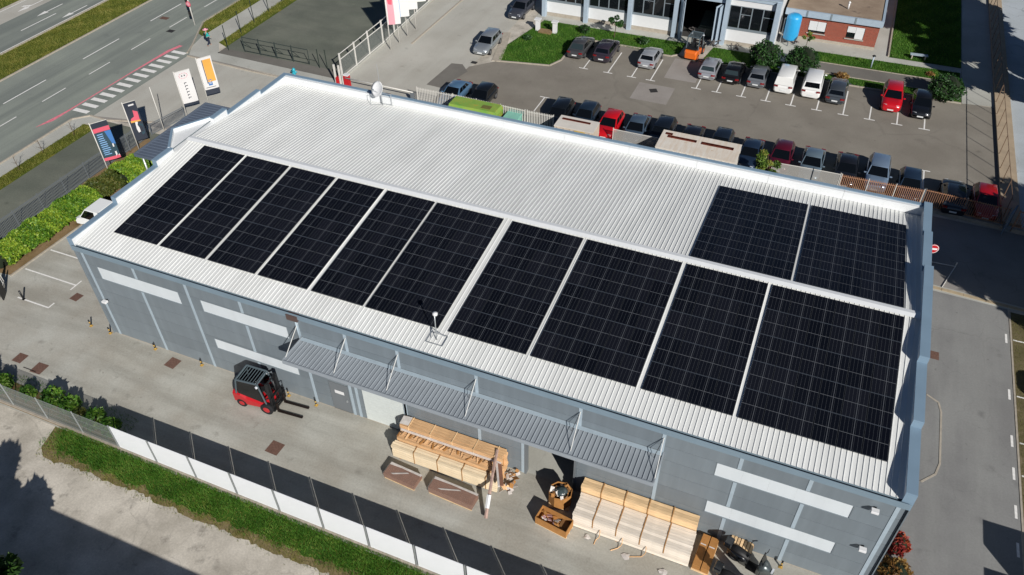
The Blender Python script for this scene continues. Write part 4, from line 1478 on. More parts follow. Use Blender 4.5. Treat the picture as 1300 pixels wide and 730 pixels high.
def open_box(label, x, y, L, W, h, rz, name='open_carton', n=4, cat='carton'):
    t = thing(name, label, cat, (x, y, .012), rz)
    bm = BM()
    for a in ((-L/2, L/2, -W/2, -W/2+.03), (-L/2, L/2, W/2-.03, W/2), (-L/2, -L/2+.03, -W/2+.03, W/2-.03), (L/2-.03, L/2, -W/2+.03, W/2-.03)):
        box(bm, *a, .1, h)
    box(bm, -L/2+.03, L/2-.03, -W/2+.03, W/2-.03, .1, .14)
    obj('box', bm, M['carton'], t)
    for yy in (-W/2+.08, 0, W/2-.08):
        bm = BM()
        box(bm, -L/2, L/2, yy-.05, yy+.05, 0, .098)
        obj('pallet_runner', bm, M['pine'], t)
    return t
t = open_box('long open carton of paper waste on the asphalt before the loading bay', 30.45, -2.35, 1.75, .8, .62, R(-8))
for i in range(14):
    bm = BM()
    a = random.uniform(.12, .3)
    box(bm, -a/2, a/2, -a*.4, a*.4, 0, .02)
    obj('waste_sheet', bm, M[random.choice(['paper', 'paper_pink', 'paper', 'carton'])], t, (random.uniform(-.6, .25), random.uniform(-.22, .22), .40+random.uniform(0, .12)), (random.uniform(-.5, .5), random.uniform(-.5, .5), random.uniform(0, 6)))
bm = BM()
box(bm, .3, .84, -.36, .36, .142, .34)
obj('inner_box', bm, M['carton_in'], t)
t = thing('octagonal_bin', 'tall eight sided cardboard bin full of rubbish in the loading bay mouth', 'bin', (30.25, -0.9, .012), R(10))
bm = BM()
n = 8
ro, ri = .62, .59
A = [[bm.verts.new((r*math.cos(2*PI*(i+.5)/n), r*.9*math.sin(2*PI*(i+.5)/n), z)) for i in range(n)] for r, z in ((ro, .1), (ro, .95), (ri, .95), (ri, .12))]
for a, b in zip(A[:-1], A[1:]):
    for i in range(n):
        bm.faces.new((a[i], a[(i+1) % n], b[(i+1) % n], b[i]))
bm.faces.new(A[-1])
obj('bin_wall', bm, M['carton'], t)
bm = BM()
box(bm, -.55, .55, -.5, .5, 0, .1)
obj('pallet', bm, M['pine'], t)
for i in range(24):
    bm = BM()
    a = random.uniform(.15, .35)
    box(bm, -a/2, a/2, -a*.45, a*.45, 0, .02)
    th_, rr_ = random.uniform(0, 6.3), random.uniform(.2, .55)
    obj('waste_piece', bm, M[random.choice(['paper', 'paper', 'carton', 'carton_in'])], t, (rr_*math.cos(th_), rr_*.85*math.sin(th_), .82+random.uniform(0, .16)), (random.uniform(-.8, .8), random.uniform(-.8, .8), random.uniform(0, 6)))
bm = BM()
lathe(bm, [(.05, .75), (.30, .8), (.34, .95), (.25, 1.06), (.08, 1.12)], 12, (.05, -.02, 0))
obj('dark_sack', bm, M['bag'], t)
t = thing('flattened_boxes', 'two long brown cartons lying side by side at the right end of the timber', 'carton', (37.85, -1.15, .012), R(-4))
bm = BM()
box(bm, -.42, .42, -.95, .95, 0, .1)
obj('pallet', bm, M['pine'], t)
for s in (-1, 1):
    bm = BM()
    box(bm, s*.21-.19, s*.21+.19, -.92, .92, .105, .45)
    o = obj('long_carton', bm, M['carton'], t, bevel=.01)
    bm = BM()
    box(bm, s*.21-.15, s*.21+.12, .3, .36, .452, .456)
    obj('tape', bm, M['film'], o)
t = thing('split_log_crate', 'wooden slatted crate standing behind the black scooter at the wall', 'crate', (39.35, -0.35, .012), R(-6))
for i in range(6):
    for s in (-1, 1):
        bm = BM()
        box(bm, -.55, .55, s*.27-.012, s*.27+.012, .05+i*.125, .15+i*.125)
        obj('slat', bm, M['pine'], t)
for i in range(7):
    bm = BM()
    box(bm, -.55+i*.16, -.43+i*.16, -.29, .29, .80+.02*(i % 2), .825+.02*(i % 2))
    obj('slat', bm, M['pine'], t)
bm = BM()
for a in (-.5, .5):
    for b in (-.24, .24):
        box(bm, a-.04, a+.04, b-.02, b+.02, 0, .8)
obj('corner_post', bm, M['batten'], t)

# motor scooters at the foot of the wall
M['scooter_black'] = mat('scooter_black', '#141517', 0.25, coat=0.7)
M['scooter_silver'] = mat('scooter_silver', '#5d6464', 0.3, metal=0.6, coat=0.5)
M['scooter_seat'] = mat('scooter_seat', '#121214', 0.6)
def scooter(x, y, rz, label):
    t = thing('motor_scooter', label, 'scooter', (x, y, .012), rz, None)
    t.scale = (1.25, 1.2, 1.15)
    for yy in (-.68, .66):
        bm = BM()
        tube(bm, (-.06, yy, .26), (.06, yy, .26), .26, 16)
        tube(bm, (-.065, yy, .26), (.065, yy, .26), .14, 10, mi=1)
        obj('wheel', bm, [M['tyre'], M['rim']], t)
    bm = BM()
    def loft(secs):
        rg = [[bm.verts.new(p) for p in ((-w, yy, a), (-w*.9, yy, b-.05), (0, yy, b), (w*.9, yy, b-.05), (w, yy, a))] for yy, w, a, b in secs]
        for A, B in zip(rg[:-1], rg[1:]):
            for i in range(5):
                bm.faces.new((A[i], A[(i+1) % 5], B[(i+1) % 5], B[i])).smooth = True
        bm.faces.new(rg[0]); bm.faces.new(rg[-1][::-1])
    loft([(-1.02, .08, .58, .72), (-.8, .19, .45, .80), (-.35, .22, .32, .78), (-.1, .17, .25, .55)])
    obj('rear_body', bm, M['scooter_black'], t)
    bm = BM()
    loft([(-.12, .20, .20, .30), (.25, .20, .20, .30), (.32, .22, .2, .45)])
    obj('footboard', bm, M['plastic'], t)
    bm = BM()
    loft([(.30, .24, .25, .86), (.42, .27, .3, .98), (.62, .20, .42, .92), (.92, .08, .48, .62)])
    obj('front_fairing', bm, M['scooter_silver'], t)
    bm = BM()
    loft([(-.98, .13, .74, .86), (-.6, .17, .76, .92), (-.1, .15, .70, .84)])
    obj('seat', bm, M['scooter_seat'], t)
    bm = BM()
    tube(bm, (-.36, .34, 1.06), (.36, .34, 1.06), .025, 6)
    tube(bm, (0, .34, 1.06), (0, .6, .5), .035, 6)
    for s in (-1, 1):
        tube(bm, (s*.28, .36, 1.06), (s*.36, .42, 1.28), .012, 5)
        box(bm, s*.36-.07, s*.36+.07, .41, .43, 1.24, 1.33)
    obj('handlebar', bm, M['black'], t)
    bm = BM()
    slab(bm, [(-.2, .48, .98), (.2, .48, .98), (.16, .36, 1.36), (-.16, .36, 1.36)], .012)
    obj('windshield', bm, M['glass'], t)
    bm = BM()
    box(bm, -.1, .1, .82, .9, .66, .76)
    obj('headlight', bm, M['headlight'], t)
    bm = BM()
    box(bm, -.2, .2, -1.18, -.86, .84, 1.12)
    obj('top_box', bm, M['scooter_black'], t, bevel=.04)
scooter(39.95, -0.95, R(-104), 'black scooter with silver fairing parked in front of the slatted crate')
scooter(39.75, -2.35, R(-100), 'black scooter at the bottom edge of the picture')

# hoop guards along the foot of the wall
M['guard_yellow'] = mat('guard_yellow', '#b9964a', 0.5, var=0.12, scale=12)
pg = thing('wall_guard', 'black and yellow bollard', 'bollard', (0, 0, 0), 0, 'bollards along the foot of the facade')
bm = BM()
tube(bm, (0, 0, 0), (0, 0, .16), .055, 8, mi=0)
tube(bm, (0, 0, .16), (0, 0, .30), .055, 8, mi=1)
tube(bm, (0, 0, .30), (0, 0, .46), .055, 8, mi=0)
tube(bm, (0, 0, .46), (0, 0, .62), .055, 8, mi=1)
obj('post', bm, [M['guard_yellow'], M['black']], pg)
bm = BM()
box(bm, -.11, .11, -.11, .11, 0, .02)
obj('base_plate', bm, M['guard_yellow'], pg)
for i, (x, y, lab) in enumerate(((-2.2, -0.15, 'yellow and black bollard standing out on the yard left of the corner'), (-0.55, -0.2, 'yellow and black bollard right at the left corner of the wall'), (3.1, -0.22, 'yellow and black bollard below the left window strip'), (6.7, -0.22, 'yellow and black bollard near the second manhole cover'), (10.85, -0.22, 'yellow and black bollard left of the red forklift'), (13.05, -0.25, 'yellow and black bollard behind the forks of the red forklift'), (14.95, -0.25, 'yellow and black bollard just left of the grey door'), (41.35, -0.3, 'black and yellow bollard beside the scooters near the right end'))):
    o = pg if i == 0 else copy_tree(pg)
    o.location = (x, y, .008)
    o.scale = (.85, .85, .85)
    o['label'] = lab
# ------------------------------------------------------------------ fences
M['mesh'] = mat('wire_mesh', '#9aa09c', 0.5, metal=0.3, alpha=0.30)
M['mesh_white'] = mat('white_mesh', '#b9b7b2', 0.5, alpha=0.40)
M['post_grey'] = mat('fence_post', '#a7abab', 0.45, metal=0.4)
M['panel_white'] = mat('privacy_panel', '#eceef1', 0.5, var=0.025, scale=1)
M['fence_base'] = mat('fence_footing', '#9b9285', 0.9, var=0.15, scale=3, bump=0.3)
M['rail_grey'] = mat('rail_grey', '#7b8186', 0.5, metal=0.3)
M['rail_dark'] = mat('rail_dark', '#2f3836', 0.5)
M['rail_green'] = mat('rail_green', '#26312c', 0.5)
M['rail_white'] = mat('rail_white', '#d3d0c9', 0.5, var=0.08, scale=5)
M['rail_rust'] = mat('rail_rust', '#a3775a', 0.7, var=0.2, scale=6)
M['post_thin'] = mat('thin_post', '#7d6653', 0.6, metal=0.2, var=0.2)
M['red'] = mat('signal_red', '#b81620', 0.45)

# front boundary: wire mesh in the west, white privacy panels in the east
FY = -6.97
fx = [-14.6, -12.0, -9.35, -6.7, -4.05, -1.4, 1.25, 3.9, 6.5]
t = thing('mesh_fence', 'galvanised wire mesh fence on a concrete footing in front of the bushes', 'fence', (0, 0, 0))
for x in fx[:-1]:
    bm = BM()
    tube(bm, (x, FY, 0), (x, FY, 1.95), .035, 6)
    obj('post', bm, M['post_grey'], t)
for a, b in zip(fx[:-1], fx[1:]):
    bm = BM()
    box(bm, a+.05, b-.05, FY-.006, FY+.006, .14, 1.85)
    o = obj('mesh_panel', bm, M['mesh'], t)
    bm = BM()
    for z in (.15, .75, 1.3, 1.86):
        tube(bm, (a+.035, FY, z), (b-.035, FY, z), .008, 4)
    obj('line_wire', bm, M['post_grey'], o)
    bm = BM()
    box(bm, a+.01, b-.01, FY-.10, FY+.09, 0, .13)
    obj('footing', bm, M['fence_base'], t)
t = thing('panel_fence', 'long white privacy panel fence with grey posts along the grass bank', 'fence', (0, 0, 0))
xp = 6.5
PW_ = 2.655
bm = BM()
box(bm, -(PW_-.19)/2, (PW_-.19)/2, -.015, .015, .13, 1.93)
me_pp = mesh('white_panel', bm, M['panel_white'])
bm = BM()
box(bm, -.03, .03, -.03, .03, 0, 1.97)
me_po = mesh('post', bm, M['post_grey'])
bm = BM()
box(bm, -PW_/2+.008, PW_/2-.008, -.10, .10, 0, .11)
me_fo = mesh('footing', bm, M['fence_base'])
for i in range(16):
    put('post', me_po, t, (xp, FY, 0))
    put('white_panel', me_pp, t, (xp+PW_/2, FY+.01, 0), (0, random.uniform(-.002, .002), 0))
    put('footing', me_fo, t, (xp+PW_/2, FY, 0))
    xp += PW_
put('post', me_po, t, (xp, FY, 0))

def picket_fence(label, pts, h, spacing, m, pw=.03, cat='fence', name='picket_fence', rails=(.15, .9), post_every=2.4, base=0.0, group=None, bars=True, mpost=None, pt=.05):
    t = thing(name, label, cat, (*pts[0], 0), 0, group)
    p0 = Vector(pts[0])
    for a, b in zip(pts[:-1], pts[1:]):
        a, b = Vector(a)-p0, Vector(b)-p0
        d = b-a
        L = d.length
        d.normalize()
        n = max(1, round(L/post_every))
        for i in range(n+1):
            q = a+d*(L*i/n)
            bm = BM()
            box(bm, q.x-pt/2, q.x+pt/2, q.y-pt/2, q.y+pt/2, 0, h+base+.06)
            obj('post', bm, M[mpost or m], t)
        ang = math.atan2(d.y, d.x)
        for r in rails:
            bm = BM()
            box(bm, 0, L, -.018, .018, base+h*r-.02, base+h*r+.02)
            obj('rail', bm, M[m], t, (a.x, a.y, 0), (0, 0, ang))
        if base:
            bm = BM()
            box(bm, 0, L, -.14, .14, 0, base)
            obj('footing', bm, M['fence_base'], t, (a.x, a.y, 0), (0, 0, ang))
        if bars:
            k = max(2, int(L/spacing))
            for i in range(k):
                put('picket', bar_mesh(m, pw, h, base), t, (a.x+d.x*(i+.5)*L/k, a.y+d.y*(i+.5)*L/k, 0), (0, 0, ang))
    return t
_bars = {}
def bar_mesh(m, pw, h, base):
    k = (m, pw, h, base)
    if k not in _bars:
        bm = BM()
        box(bm, -pw/2, pw/2, -.012, .012, base+.06, base+h)
        _bars[k] = mesh('picket', bm, M[m])
    return _bars[k]
picket_fence('long grey picket railing between the hedge and the gravel lot', [(-14.95, -1), (-14.9, 19.6)], 1.55, .115, 'rail_grey', .035, rails=(.12, .93))
picket_fence('short pale railing at the street corner by the banners', [(-14.9, 19.9), (-14.2, 23.4)], 1.1, .12, 'rail_grey', .03, rails=(.12, .93))
picket_fence('white picket gate behind the boom gate', [(4.05, 33.15), (7.6, 33.15)], 1.75, .16, 'rail_white', .06, cat='fence', rails=(.15, .92))
picket_fence('white picket fence behind the green container', [(7.6, 33.2), (14.6, 32.95)], 1.75, .16, 'rail_white', .05, rails=(.12, .95))
picket_fence('white picket gate left of the beige container', [(14.8, 32.9), (17.2, 32.9)], 1.8, .15, 'rail_white', .07, rails=(.12, .92))
t = picket_fence('pale mesh fence between the two pale containers', [(22.5, 32.75), (26.4, 32.75)], 1.8, .1, 'rail_white', bars=False, rails=(.1, .96), post_every=4)
def mesh_infill(t, pts, h, m='mesh_white', base=.1):
    p0 = Vector(pts[0])
    for a, b in zip(pts[:-1], pts[1:]):
        a, b = Vector(a)-p0, Vector(b)-p0
        bm = BM()
        box(bm, .05, (b-a).length-.05, -.005, .005, base, h)
        obj('mesh_panel', bm, M[m], t, (a.x, a.y, 0), (0, 0, math.atan2((b-a).y, (b-a).x)))
mesh_infill(t, [(22.5, 32.75), (26.4, 32.75)], 1.7)
pp = [(35.4, 32.6), (38.4, 32.75), (40.4, 32.78)]
t = picket_fence('pale mesh fence with leaning posts right of the tree', pp, 1.8, .1, 'rail_white', bars=False, rails=(.1, .96), post_every=3)
mesh_infill(t, pp, 1.75)
picket_fence('rusty orange railing along the near edge of the car park', [(40.5, 32.8), (46.3, 32.95)], 1.75, .13, 'rail_rust', .045, rails=(.10, .92), mpost='rail_white', post_every=1.9)
picket_fence('grey railing on a low wall in the shade right of the warehouse', [(46.4, 33.0), (52.0, 32.65)], 1.5, .14, 'rail_rust', .03, rails=(.10, .94), base=.3, mpost='rail_grey')
picket_fence('rusty railing on a pale kerb right of the blue panel', [(52.6, 32.6), (60, 32.3)], 1.5, .14, 'rail_rust', .035, rails=(.1, .94), base=.3)
t = thing('end_hoarding', 'tilted blue grey sheet hoarding closing the right end of the railing', 'hoarding', (52.15, 32.4, 0), R(70))
bm = BM()
box(bm, -.75, .75, -.03, .03, .15, 1.9)
obj('panel', bm, mat('blue_sheet', '#5c7288', 0.5, var=.1), t)
bm = BM()
for s in (-.72, .72):
    box(bm, s-.03, s+.03, -.07, -.03, 0, 1.95)
obj('post', bm, M['rail_grey'], t)
# east boundary wall with thin rusty posts and wires
t = thing('boundary_wall', 'low beige boundary wall with thin rusty posts along the storage yard', 'wall', (0, 0, 0))
for i in range(26):
    bm = BM()
    box(bm, 52.02, 53.28, 33.3+i*3.0, 33.3+(i+1)*3.0-.012, 0, .22)
    obj('wall_slab', bm, M['wall_beige'] if 'wall_beige' in M else M.setdefault('wall_beige', mat('beige_wall', '#a8967e', 0.9, var=.12, scale=1.2, bump=.2)), t)
me_w = None
for i in range(34):
    if me_w is None:
        bm = BM()
        tube(bm, (0, 0, .2), (0, 0, 1.95), .032, 5)
        me_w = mesh('post', bm, M['post_thin'])
    put('post', me_w, t, (52.1, 34.0+i*2.28, 0))
bm = BM()
box(bm, 52.08, 52.12, 33.6, 110, 1.9, 1.93)
obj('wire', bm, M['post_thin'], t)

# dark gate fence and green posts round the gravel plot
t = thing('dark_gate', 'dark steel frame gate at the entrance of the gravel plot', 'gate', (-17.3, 36.2, 0))
for i in range(4):
    bm = BM()
    x0, x1 = i*1.95, (i+1)*1.95-.06
    for a, b in (((x0, 0, .1), (x0, 0, 1.6)), ((x1, 0, .1), (x1, 0, 1.6)), ((x0, 0, 1.58), (x1, 0, 1.58)), ((x0, 0, .15), (x1, 0, .15))):
        tube(bm, a, b, .035, 6)
    tube(bm, (x0, 0, 0), (x0, 0.0, 1.7), .05, 6)
    tube(bm, (x0, 0.05, 1.1), (x0+.15, .9, .05), .03, 6)
    tube(bm, (x0, .9, .05), (x1, .9, .05), .03, 6)
    obj('gate_frame', bm, M['rail_dark'], t)
for i, (x, y, h) in enumerate(((-19.1, 35.9, 2.6), (-20.3, 39.6, 2.4), (-20.7, 42.4, 2.4), (-20.9, 45.3, 2.4), (-21.2, 48.2, 2.4), (-21.3, 51, 2.4), (-8.3, 36.0, 1.9), (-7.4, 36.0, 2.0))):
    lab = ['tall dark green post at the pavement corner by the gravel plot', 'first dark green fence post on the verge beyond the pavement corner', 'second dark green fence post along the verge of the gravel plot', 'third dark green fence post along the verge of the gravel plot', 'dark green fence post farthest up the verge inside the frame', 'dark green fence post at the top edge of the picture', 'lone dark post between the dark gate and the white fence', 'lone dark post nearest the white fence'][i]
    t = thing('fence_post', lab, 'post', (x, y, 0), 0, 'dark posts round the gravel plot')
    bm = BM()
    tube(bm, (0, 0, 0), (0, 0, h), .045, 6)
    obj('shaft', bm, M['rail_green'], t)
    bm = BM()
    lathe(bm, [(.055, h-.02), (.055, h+.03)], 6)
    obj('cap', bm, M['rail_green'], t)
# white frame fence beside the side street
t = thing('white_fence', 'white frame fence with mesh on a pale kerb beside the side street', 'fence', (0, 0, 0))
pts = [(-5.05, 35.0), (-5.05, 37.6), (-5.1, 40.2), (-5.1, 42.9), (-5.3, 45.6), (-5.4, 48.3), (-5.5, 51), (-5.6, 54), (-5.7, 57)]
for (x, y) in pts:
    bm = BM()
    box(bm, x-.06, x+.06, y-.06, y+.06, 0, 2.55)
    obj('post', bm, M['rail_white'], t)
for (x0, y0), (x1, y1) in zip(pts[:-1], pts[1:]):
    for z in (.2, 1.9, 2.45):
        bm = BM()
        tube(bm, (x0, y0+.06, z), (x1, y1-.06, z), .045, 6)
        obj('rail', bm, M['rail_white'], t)
    bm = BM()
    slab(bm, [(x0, y0+.07, .22), (x1, y1-.07, .22), (x1, y1-.07, 1.9), (x0, y0+.07, 1.9)], .008)
    obj('mesh_panel', bm, M['mesh'], t)
    bm = BM()
    slab(bm, [(x0-.12, y0+.02, .07), (x0+.16, y0+.02, .07), (x1+.16, y1-.02, .07), (x1-.12, y1-.02, .07)], .14)
    obj('kerb', bm, M['pavement'], t)
# boom gate
t = thing('boom_gate', 'white boom barrier with red cabinets across the side street', 'barrier', (-4.2, 33.75, 0.012))
for x in (-.75, -.25, .05):
    bm = BM()
    box(bm, x-.07, x+.07, -.07, .07, 0, 2.0)
    obj('post', bm, M['rail_white'], t)
bm = BM()
box(bm, .25, .75, -.2, .2, 0, 1.15)
obj('cabinet', bm, M['red'], t)
bm = BM()
box(bm, -.62, -.38, -.2, .2, 0, .8)
obj('cabinet', bm, M['red'], t)
bm = BM()
box(bm, .24, .76, -.21, .21, 1.152, 1.25)
obj('cabinet_lid', bm, M['plastic_white'], t)
bm = BM()
tube(bm, (.5, -.26, 1.0), (7.7, -.4, 1.0), .055, 8)
obj('boom', bm, M['rail_white'], t)
bm = BM()
box(bm, 7.45, 7.75, -.5, -.3, 0, .92)
obj('rest', bm, M['rail_grey'], t)
# white slat gate by the hedge
t = thing('slat_gate', 'open white slatted gate with a dark backing at the near end of the hedge', 'gate', (-11.0, 0.9, 0), R(-52))
for i in range(9):
    bm = BM()
    box(bm, i*.25, i*.25+.06, -.02, .02, .12, 1.45)
    obj('slat', bm, M['rail_white'], t)
bm = BM()
box(bm, 0, 2.06, .021, .05, .1, .16)
box(bm, 0, 2.06, .021, .05, 1.38, 1.44)
obj('frame', bm, M['rail_white'], t)
bm = BM()
box(bm, 1.2, 2.06, .30, .36, .05, 1.5)
obj('backing', bm, M['black'], t)
t = thing('gate_post', 'short dark post beside the white slatted gate', 'post', (-8.35, 0.1, 0.004))
bm = BM()
tube(bm, (0, 0, 0), (0, 0, .75), .06, 8)
obj('shaft', bm, M['black'], t)
bm = BM()
box(bm, -.09, .09, -.09, .09, 0, .02)
obj('base', bm, M['black'], t)

# ------------------------------------------------------------------ banner flags
M['banner_white'] = mat('banner_white', '#d9d7d5', 0.7)
M['banner_dark'] = mat('banner_dark', '#2e3440', 0.7)
M['banner_teal'] = mat('banner_teal', '#2b4450', 0.7)
M['banner_red'] = mat('banner_red', '#d4596c', 0.7)
M['banner_blue'] = mat('banner_blue', '#3d71ad', 0.7)
M['banner_orange'] = mat('banner_orange', '#dda34a', 0.7)
M['banner_pink'] = mat('banner_pink', '#d99aa4', 0.7)
M['banner_cyan'] = mat('banner_cyan', '#7ea6cf', 0.7)
def banner(label, x, y, h, W, z0, base, marks, rz, group='banner flags on poles', pr=.045):
    """marks: (u0,u1,v0,v1,material) pieces of print, u across and v down the cloth; a tuple of points is a free shape."""
    t = thing('banner_flag', label, 'banner', (x, y, 0), rz, group)
    bm = BM()
    tube(bm, (0, 0, 0), (0, 0, h+.1), pr, 8, pr*.7)
    obj('pole', bm, M['rail_white'], t)
    if W:
        bm = BM()
        tube(bm, (0, 0, h-.02), (W, 0, h-.02), .02, 6)
        obj('arm', bm, M['rail_white'], t)
        H = h-.05-z0
        n, k = 6, 10
        def S(u, v):
            return (.05+u*(W-.05), .06*math.sin(u*3.0+v*2.5)*v+.03*math.sin(v*7), h-.05-v*H)
        bm = BM()
        g = [[bm.verts.new(S(i/n, j/k)) for i in range(n+1)] for j in range(k+1)]
        for j in range(k):
            for i in range(n):
                bm.faces.new((g[j][i], g[j+1][i], g[j+1][i+1], g[j][i+1])).smooth = True
        cloth = obj('cloth', bm, M[base], t)
        for mk in marks:
            bm = BM()
            m = mk[-1]
            if isinstance(mk[0], tuple):
                P = [S(u, v) for u, v in mk[:-1]]
                for s in (-1, 1):
                    bm.faces.new([bm.verts.new((p[0], p[1]+s*.012, p[2])) for p in P])
            else:
                u0, u1, v0, v1 = mk[:4]
                ku, kv = max(1, int((u1-u0)*6)), max(1, int((v1-v0)*10))
                for s in (-1, 1):
                    gg = [[bm.verts.new((lambda p: (p[0], p[1]+s*.012, p[2]))(S(u0+(u1-u0)*i/ku, v0+(v1-v0)*j/kv))) for i in range(ku+1)] for j in range(kv+1)]
                    for j in range(kv):
                        for i in range(ku):
                            bm.faces.new((gg[j][i], gg[j+1][i], gg[j+1][i+1], gg[j][i+1]))
            obj('print', bm, M[m], cloth)
    return t
def lines(u0, u1, v0, v1, n, m, ragged=.3):
    dv = (v1-v0)/n
    return [(u0, u1-ragged*(u1-u0)*random.random(), v0+i*dv, v0+i*dv+dv*.42, m) for i in range(n)]
FR = R(58)
banner('dark banner with red bands and pale text lines, nearest by the picket railing', -13.1, 13.3, 5.1, 1.25, 1.75, 'banner_teal',
       [(0, 1, 0, .13, 'banner_dark'), (.3, .72, .045, .085, 'banner_white'), (0, 1, .14, .25, 'banner_red'), ((.62, .26), (1, .26), (1, .62), (.8, .6), 'banner_blue'), ((.78, .6), (.86, .6), (.86, .9), (.76, .93), 'banner_white'), (0, 1, .92, 1, 'banner_red'), ((.7, .95), (.98, .9), (.98, .95), 'banner_white')]+lines(.12, .6, .30, .88, 11, 'banner_cyan'), FR)
banner('dark banner with a red and white figure, second from the near end', -14.2, 17.6, 4.4, 1.0, .9, 'banner_dark',
       [(.35, .8, .06, .10, 'banner_white'), ((.55, .22), (.9, .28), (.85, .5), (.1, .5), (.2, .42), (.5, .38), 'banner_red'), ((.45, .40), (.62, .42), (.6, .78), (.42, .8), (.36, .7), 'banner_white'), ((.1, .47), (.9, .49), (.9, .52), (.1, .52), 'banner_orange'), ((.62, .55), (.95, .6), (.9, .85), (.66, .88), 'banner_teal')], FR)
banner('bare white flag pole without cloth between the banners', -14.4, 20.9, 4.1, 0, 0, 'banner_white', [], FR)
emb = []
for a in np.linspace(0, 2*PI, 11)[:-1]:
    emb.append(((.5+.24*math.cos(a), .14+.07*math.sin(a)), (.5+.30*math.cos(a), .14+.085*math.sin(a)), (.5+.30*math.cos(a+.4), .14+.085*math.sin(a+.4)), (.5+.24*math.cos(a+.4), .14+.07*math.sin(a+.4)), 'banner_pink'))
banner('white banner with a round pink emblem and a column of thin dark letters', -14.1, 23.55, 4.3, 1.35, 1.05, 'banner_white',
       emb+[(.38, .45, .12, .16, 'banner_dark'), (.55, .62, .12, .16, 'banner_dark'), (0, 1, .93, 1.0, 'banner_dark')]+[(.42, .58+.04*(i % 2), .34+i*.085, .36+i*.085, 'banner_dark') for i in range(6)]+[(.42, .46, .36+i*.085, .39+i*.085, 'banner_dark') for i in range(6)]+[((.62, .3), (.95, .55), (.94, .8), (.8, .55), 'banner_pink')][:0], FR)
banner('white banner with an orange field and a small blue patch, farthest by the street', -14.0, 26.35, 4.3, 1.3, .75, 'banner_white',
       [(.34, .92, .06, .66, 'banner_orange'), (.28, .33, .06, .70, 'banner_dark'), (.34, .62, .60, .76, 'banner_blue'), (.42, .46, .64, .72, 'banner_white'), (.5, .54, .62, .72, 'banner_white'), (.1, .8, .80, .815, 'banner_dark'), (0, 1, .86, 1, 'banner_dark')], FR)
for i, (x, y, b, mk, lab) in enumerate(((-3.75, 42.05, 'banner_white', [(.05, .55, 0, 1, 'banner_pink'), ((.1, .3), (.5, .32), (.45, .5), (.15, .48), 'banner_red')], 'tall white flag pole with a pink and white banner nearest the boom gate'), (-3.7, 43.75, 'banner_white', [(0, .3, 0, 1, 'banner_cyan')], 'tall white flag pole with a pale blue edged banner'), (-3.65, 45.45, 'banner_white', [(0, .12, 0, 1, 'banner_cyan')], 'tall white flag pole with a plain white banner, third from the boom gate'), (-3.65, 47.3, 'banner_white', [], 'tall white flag pole with a white banner at the top edge of the picture'))):
    banner(lab, x, y, 6.6, 1.3, 2.6+.1*i, b, mk, R(38), 'white flag poles beside the side street', .06)
# ------------------------------------------------------------------ white workshop building
M['wb_white'] = mat('spandrel_white', '#dcdddd', 0.5, var=.02)
M['wb_col'] = mat('column_grey_blue', '#a3b2bf', 0.5, var=.05)
M['wb_glass'] = mat('workshop_glass', '#15191c', 0.06, spec=0.7)
M['wb_roof'] = mat('workshop_roof', '#86807a', 0.9, var=.15, scale=.8)
M['wb_in'] = mat('workshop_inside', '#3c3b39', 0.9)
t = thing('workshop_building', 'white workshop with grey blue columns, dark windows and an open bay', 'building', (0, 0, 0))
WY = 55.6
CX = [7.75, 12.45, 17.2, 21.95, 26.95, 31.75]
for x in CX:
    bm = BM()
    box(bm, x-.22, x+.22, WY-.42, WY+.2, 0, 4.95)
    obj('column', bm, M['wb_col'], t, bevel=.01)
def bayfront(x0, x1):
    bm = BM()
    box(bm, x0, x1, WY+.02, WY+.2, 0.02, .42)
    obj('plinth', bm, M['kerb'], t)
    bm = BM()
    box(bm, x0, x1, WY, WY+.2, .425, 1.6)
    obj('spandrel', bm, M['wb_white'], t)
    bm = BM()
    box(bm, x0, x1, WY, WY+.2, 4.05, 4.62)
    obj('fascia', bm, M['wb_white'], t)
    bm = BM()
    box(bm, x0, x1, WY-.03, WY+.06, 1.605, 1.75)
    obj('sill', bm, M['frame_grey'], t)
    n = 4
    w = (x1-x0)/n
    for i in range(n):
        bm = BM()
        for a in ((x0+i*w, x0+i*w+.05, 1.76, 4.04), (x0+(i+1)*w-.05, x0+(i+1)*w-.002, 1.76, 4.04), (x0+i*w+.052, x0+(i+1)*w-.052, 1.76, 1.82), (x0+i*w+.052, x0+(i+1)*w-.052, 3.98, 4.04)):
            box(bm, a[0], a[1], WY+.02, WY+.12, a[2], a[3])
        if i % 2:
            box(bm, x0+i*w+.052, x0+(i+1)*w-.052, WY+.03, WY+.11, 3.2, 3.25)
        f = obj('window', bm, M['frame_grey'], t)
        bm = BM()
        box(bm, x0+i*w+.052, x0+(i+1)*w-.052, WY+.06, WY+.08, 1.825, 3.975)
        obj('pane', bm, M['wb_glass'], f)
for a, b in ((0, 1), (1, 2), (2, 3), (4, 5)):
    bayfront(CX[a]+.23, CX[b]-.23)
bm = BM()
box(bm, 7.5, 32.0, WY-.1, WY+.25, 4.64, 4.93)
box(bm, 7.5, 32.0, WY-.15, WY+.3, 4.952, 5.05)
obj('roof_edge', bm, M['wb_col'], t)
bm = BM()
box(bm, 7.6, 31.9, WY+.3, 90, 4.7, 4.9)
obj('roof', bm, M['wb_roof'], t)
bm = BM()
box(bm, 7.55, 7.75, WY+.25, 90, 0, 4.69)
box(bm, 31.75, 31.95, WY+.25, 90, 0, 4.69)
box(bm, 7.76, 31.74, 75, 75.2, 0, 4.69)
obj('wall', bm, M['wb_white'], t)
bm = BM()
sheet(bm, rc(7.8, 31.7, WY+.22, 75), .03)
obj('floor', bm, M['wb_in'], t)
bm = BM()
box(bm, 22.2, 26.7, WY, WY+.2, 4.1, 4.62)
obj('bay_lintel', bm, M['wb_col'], t)
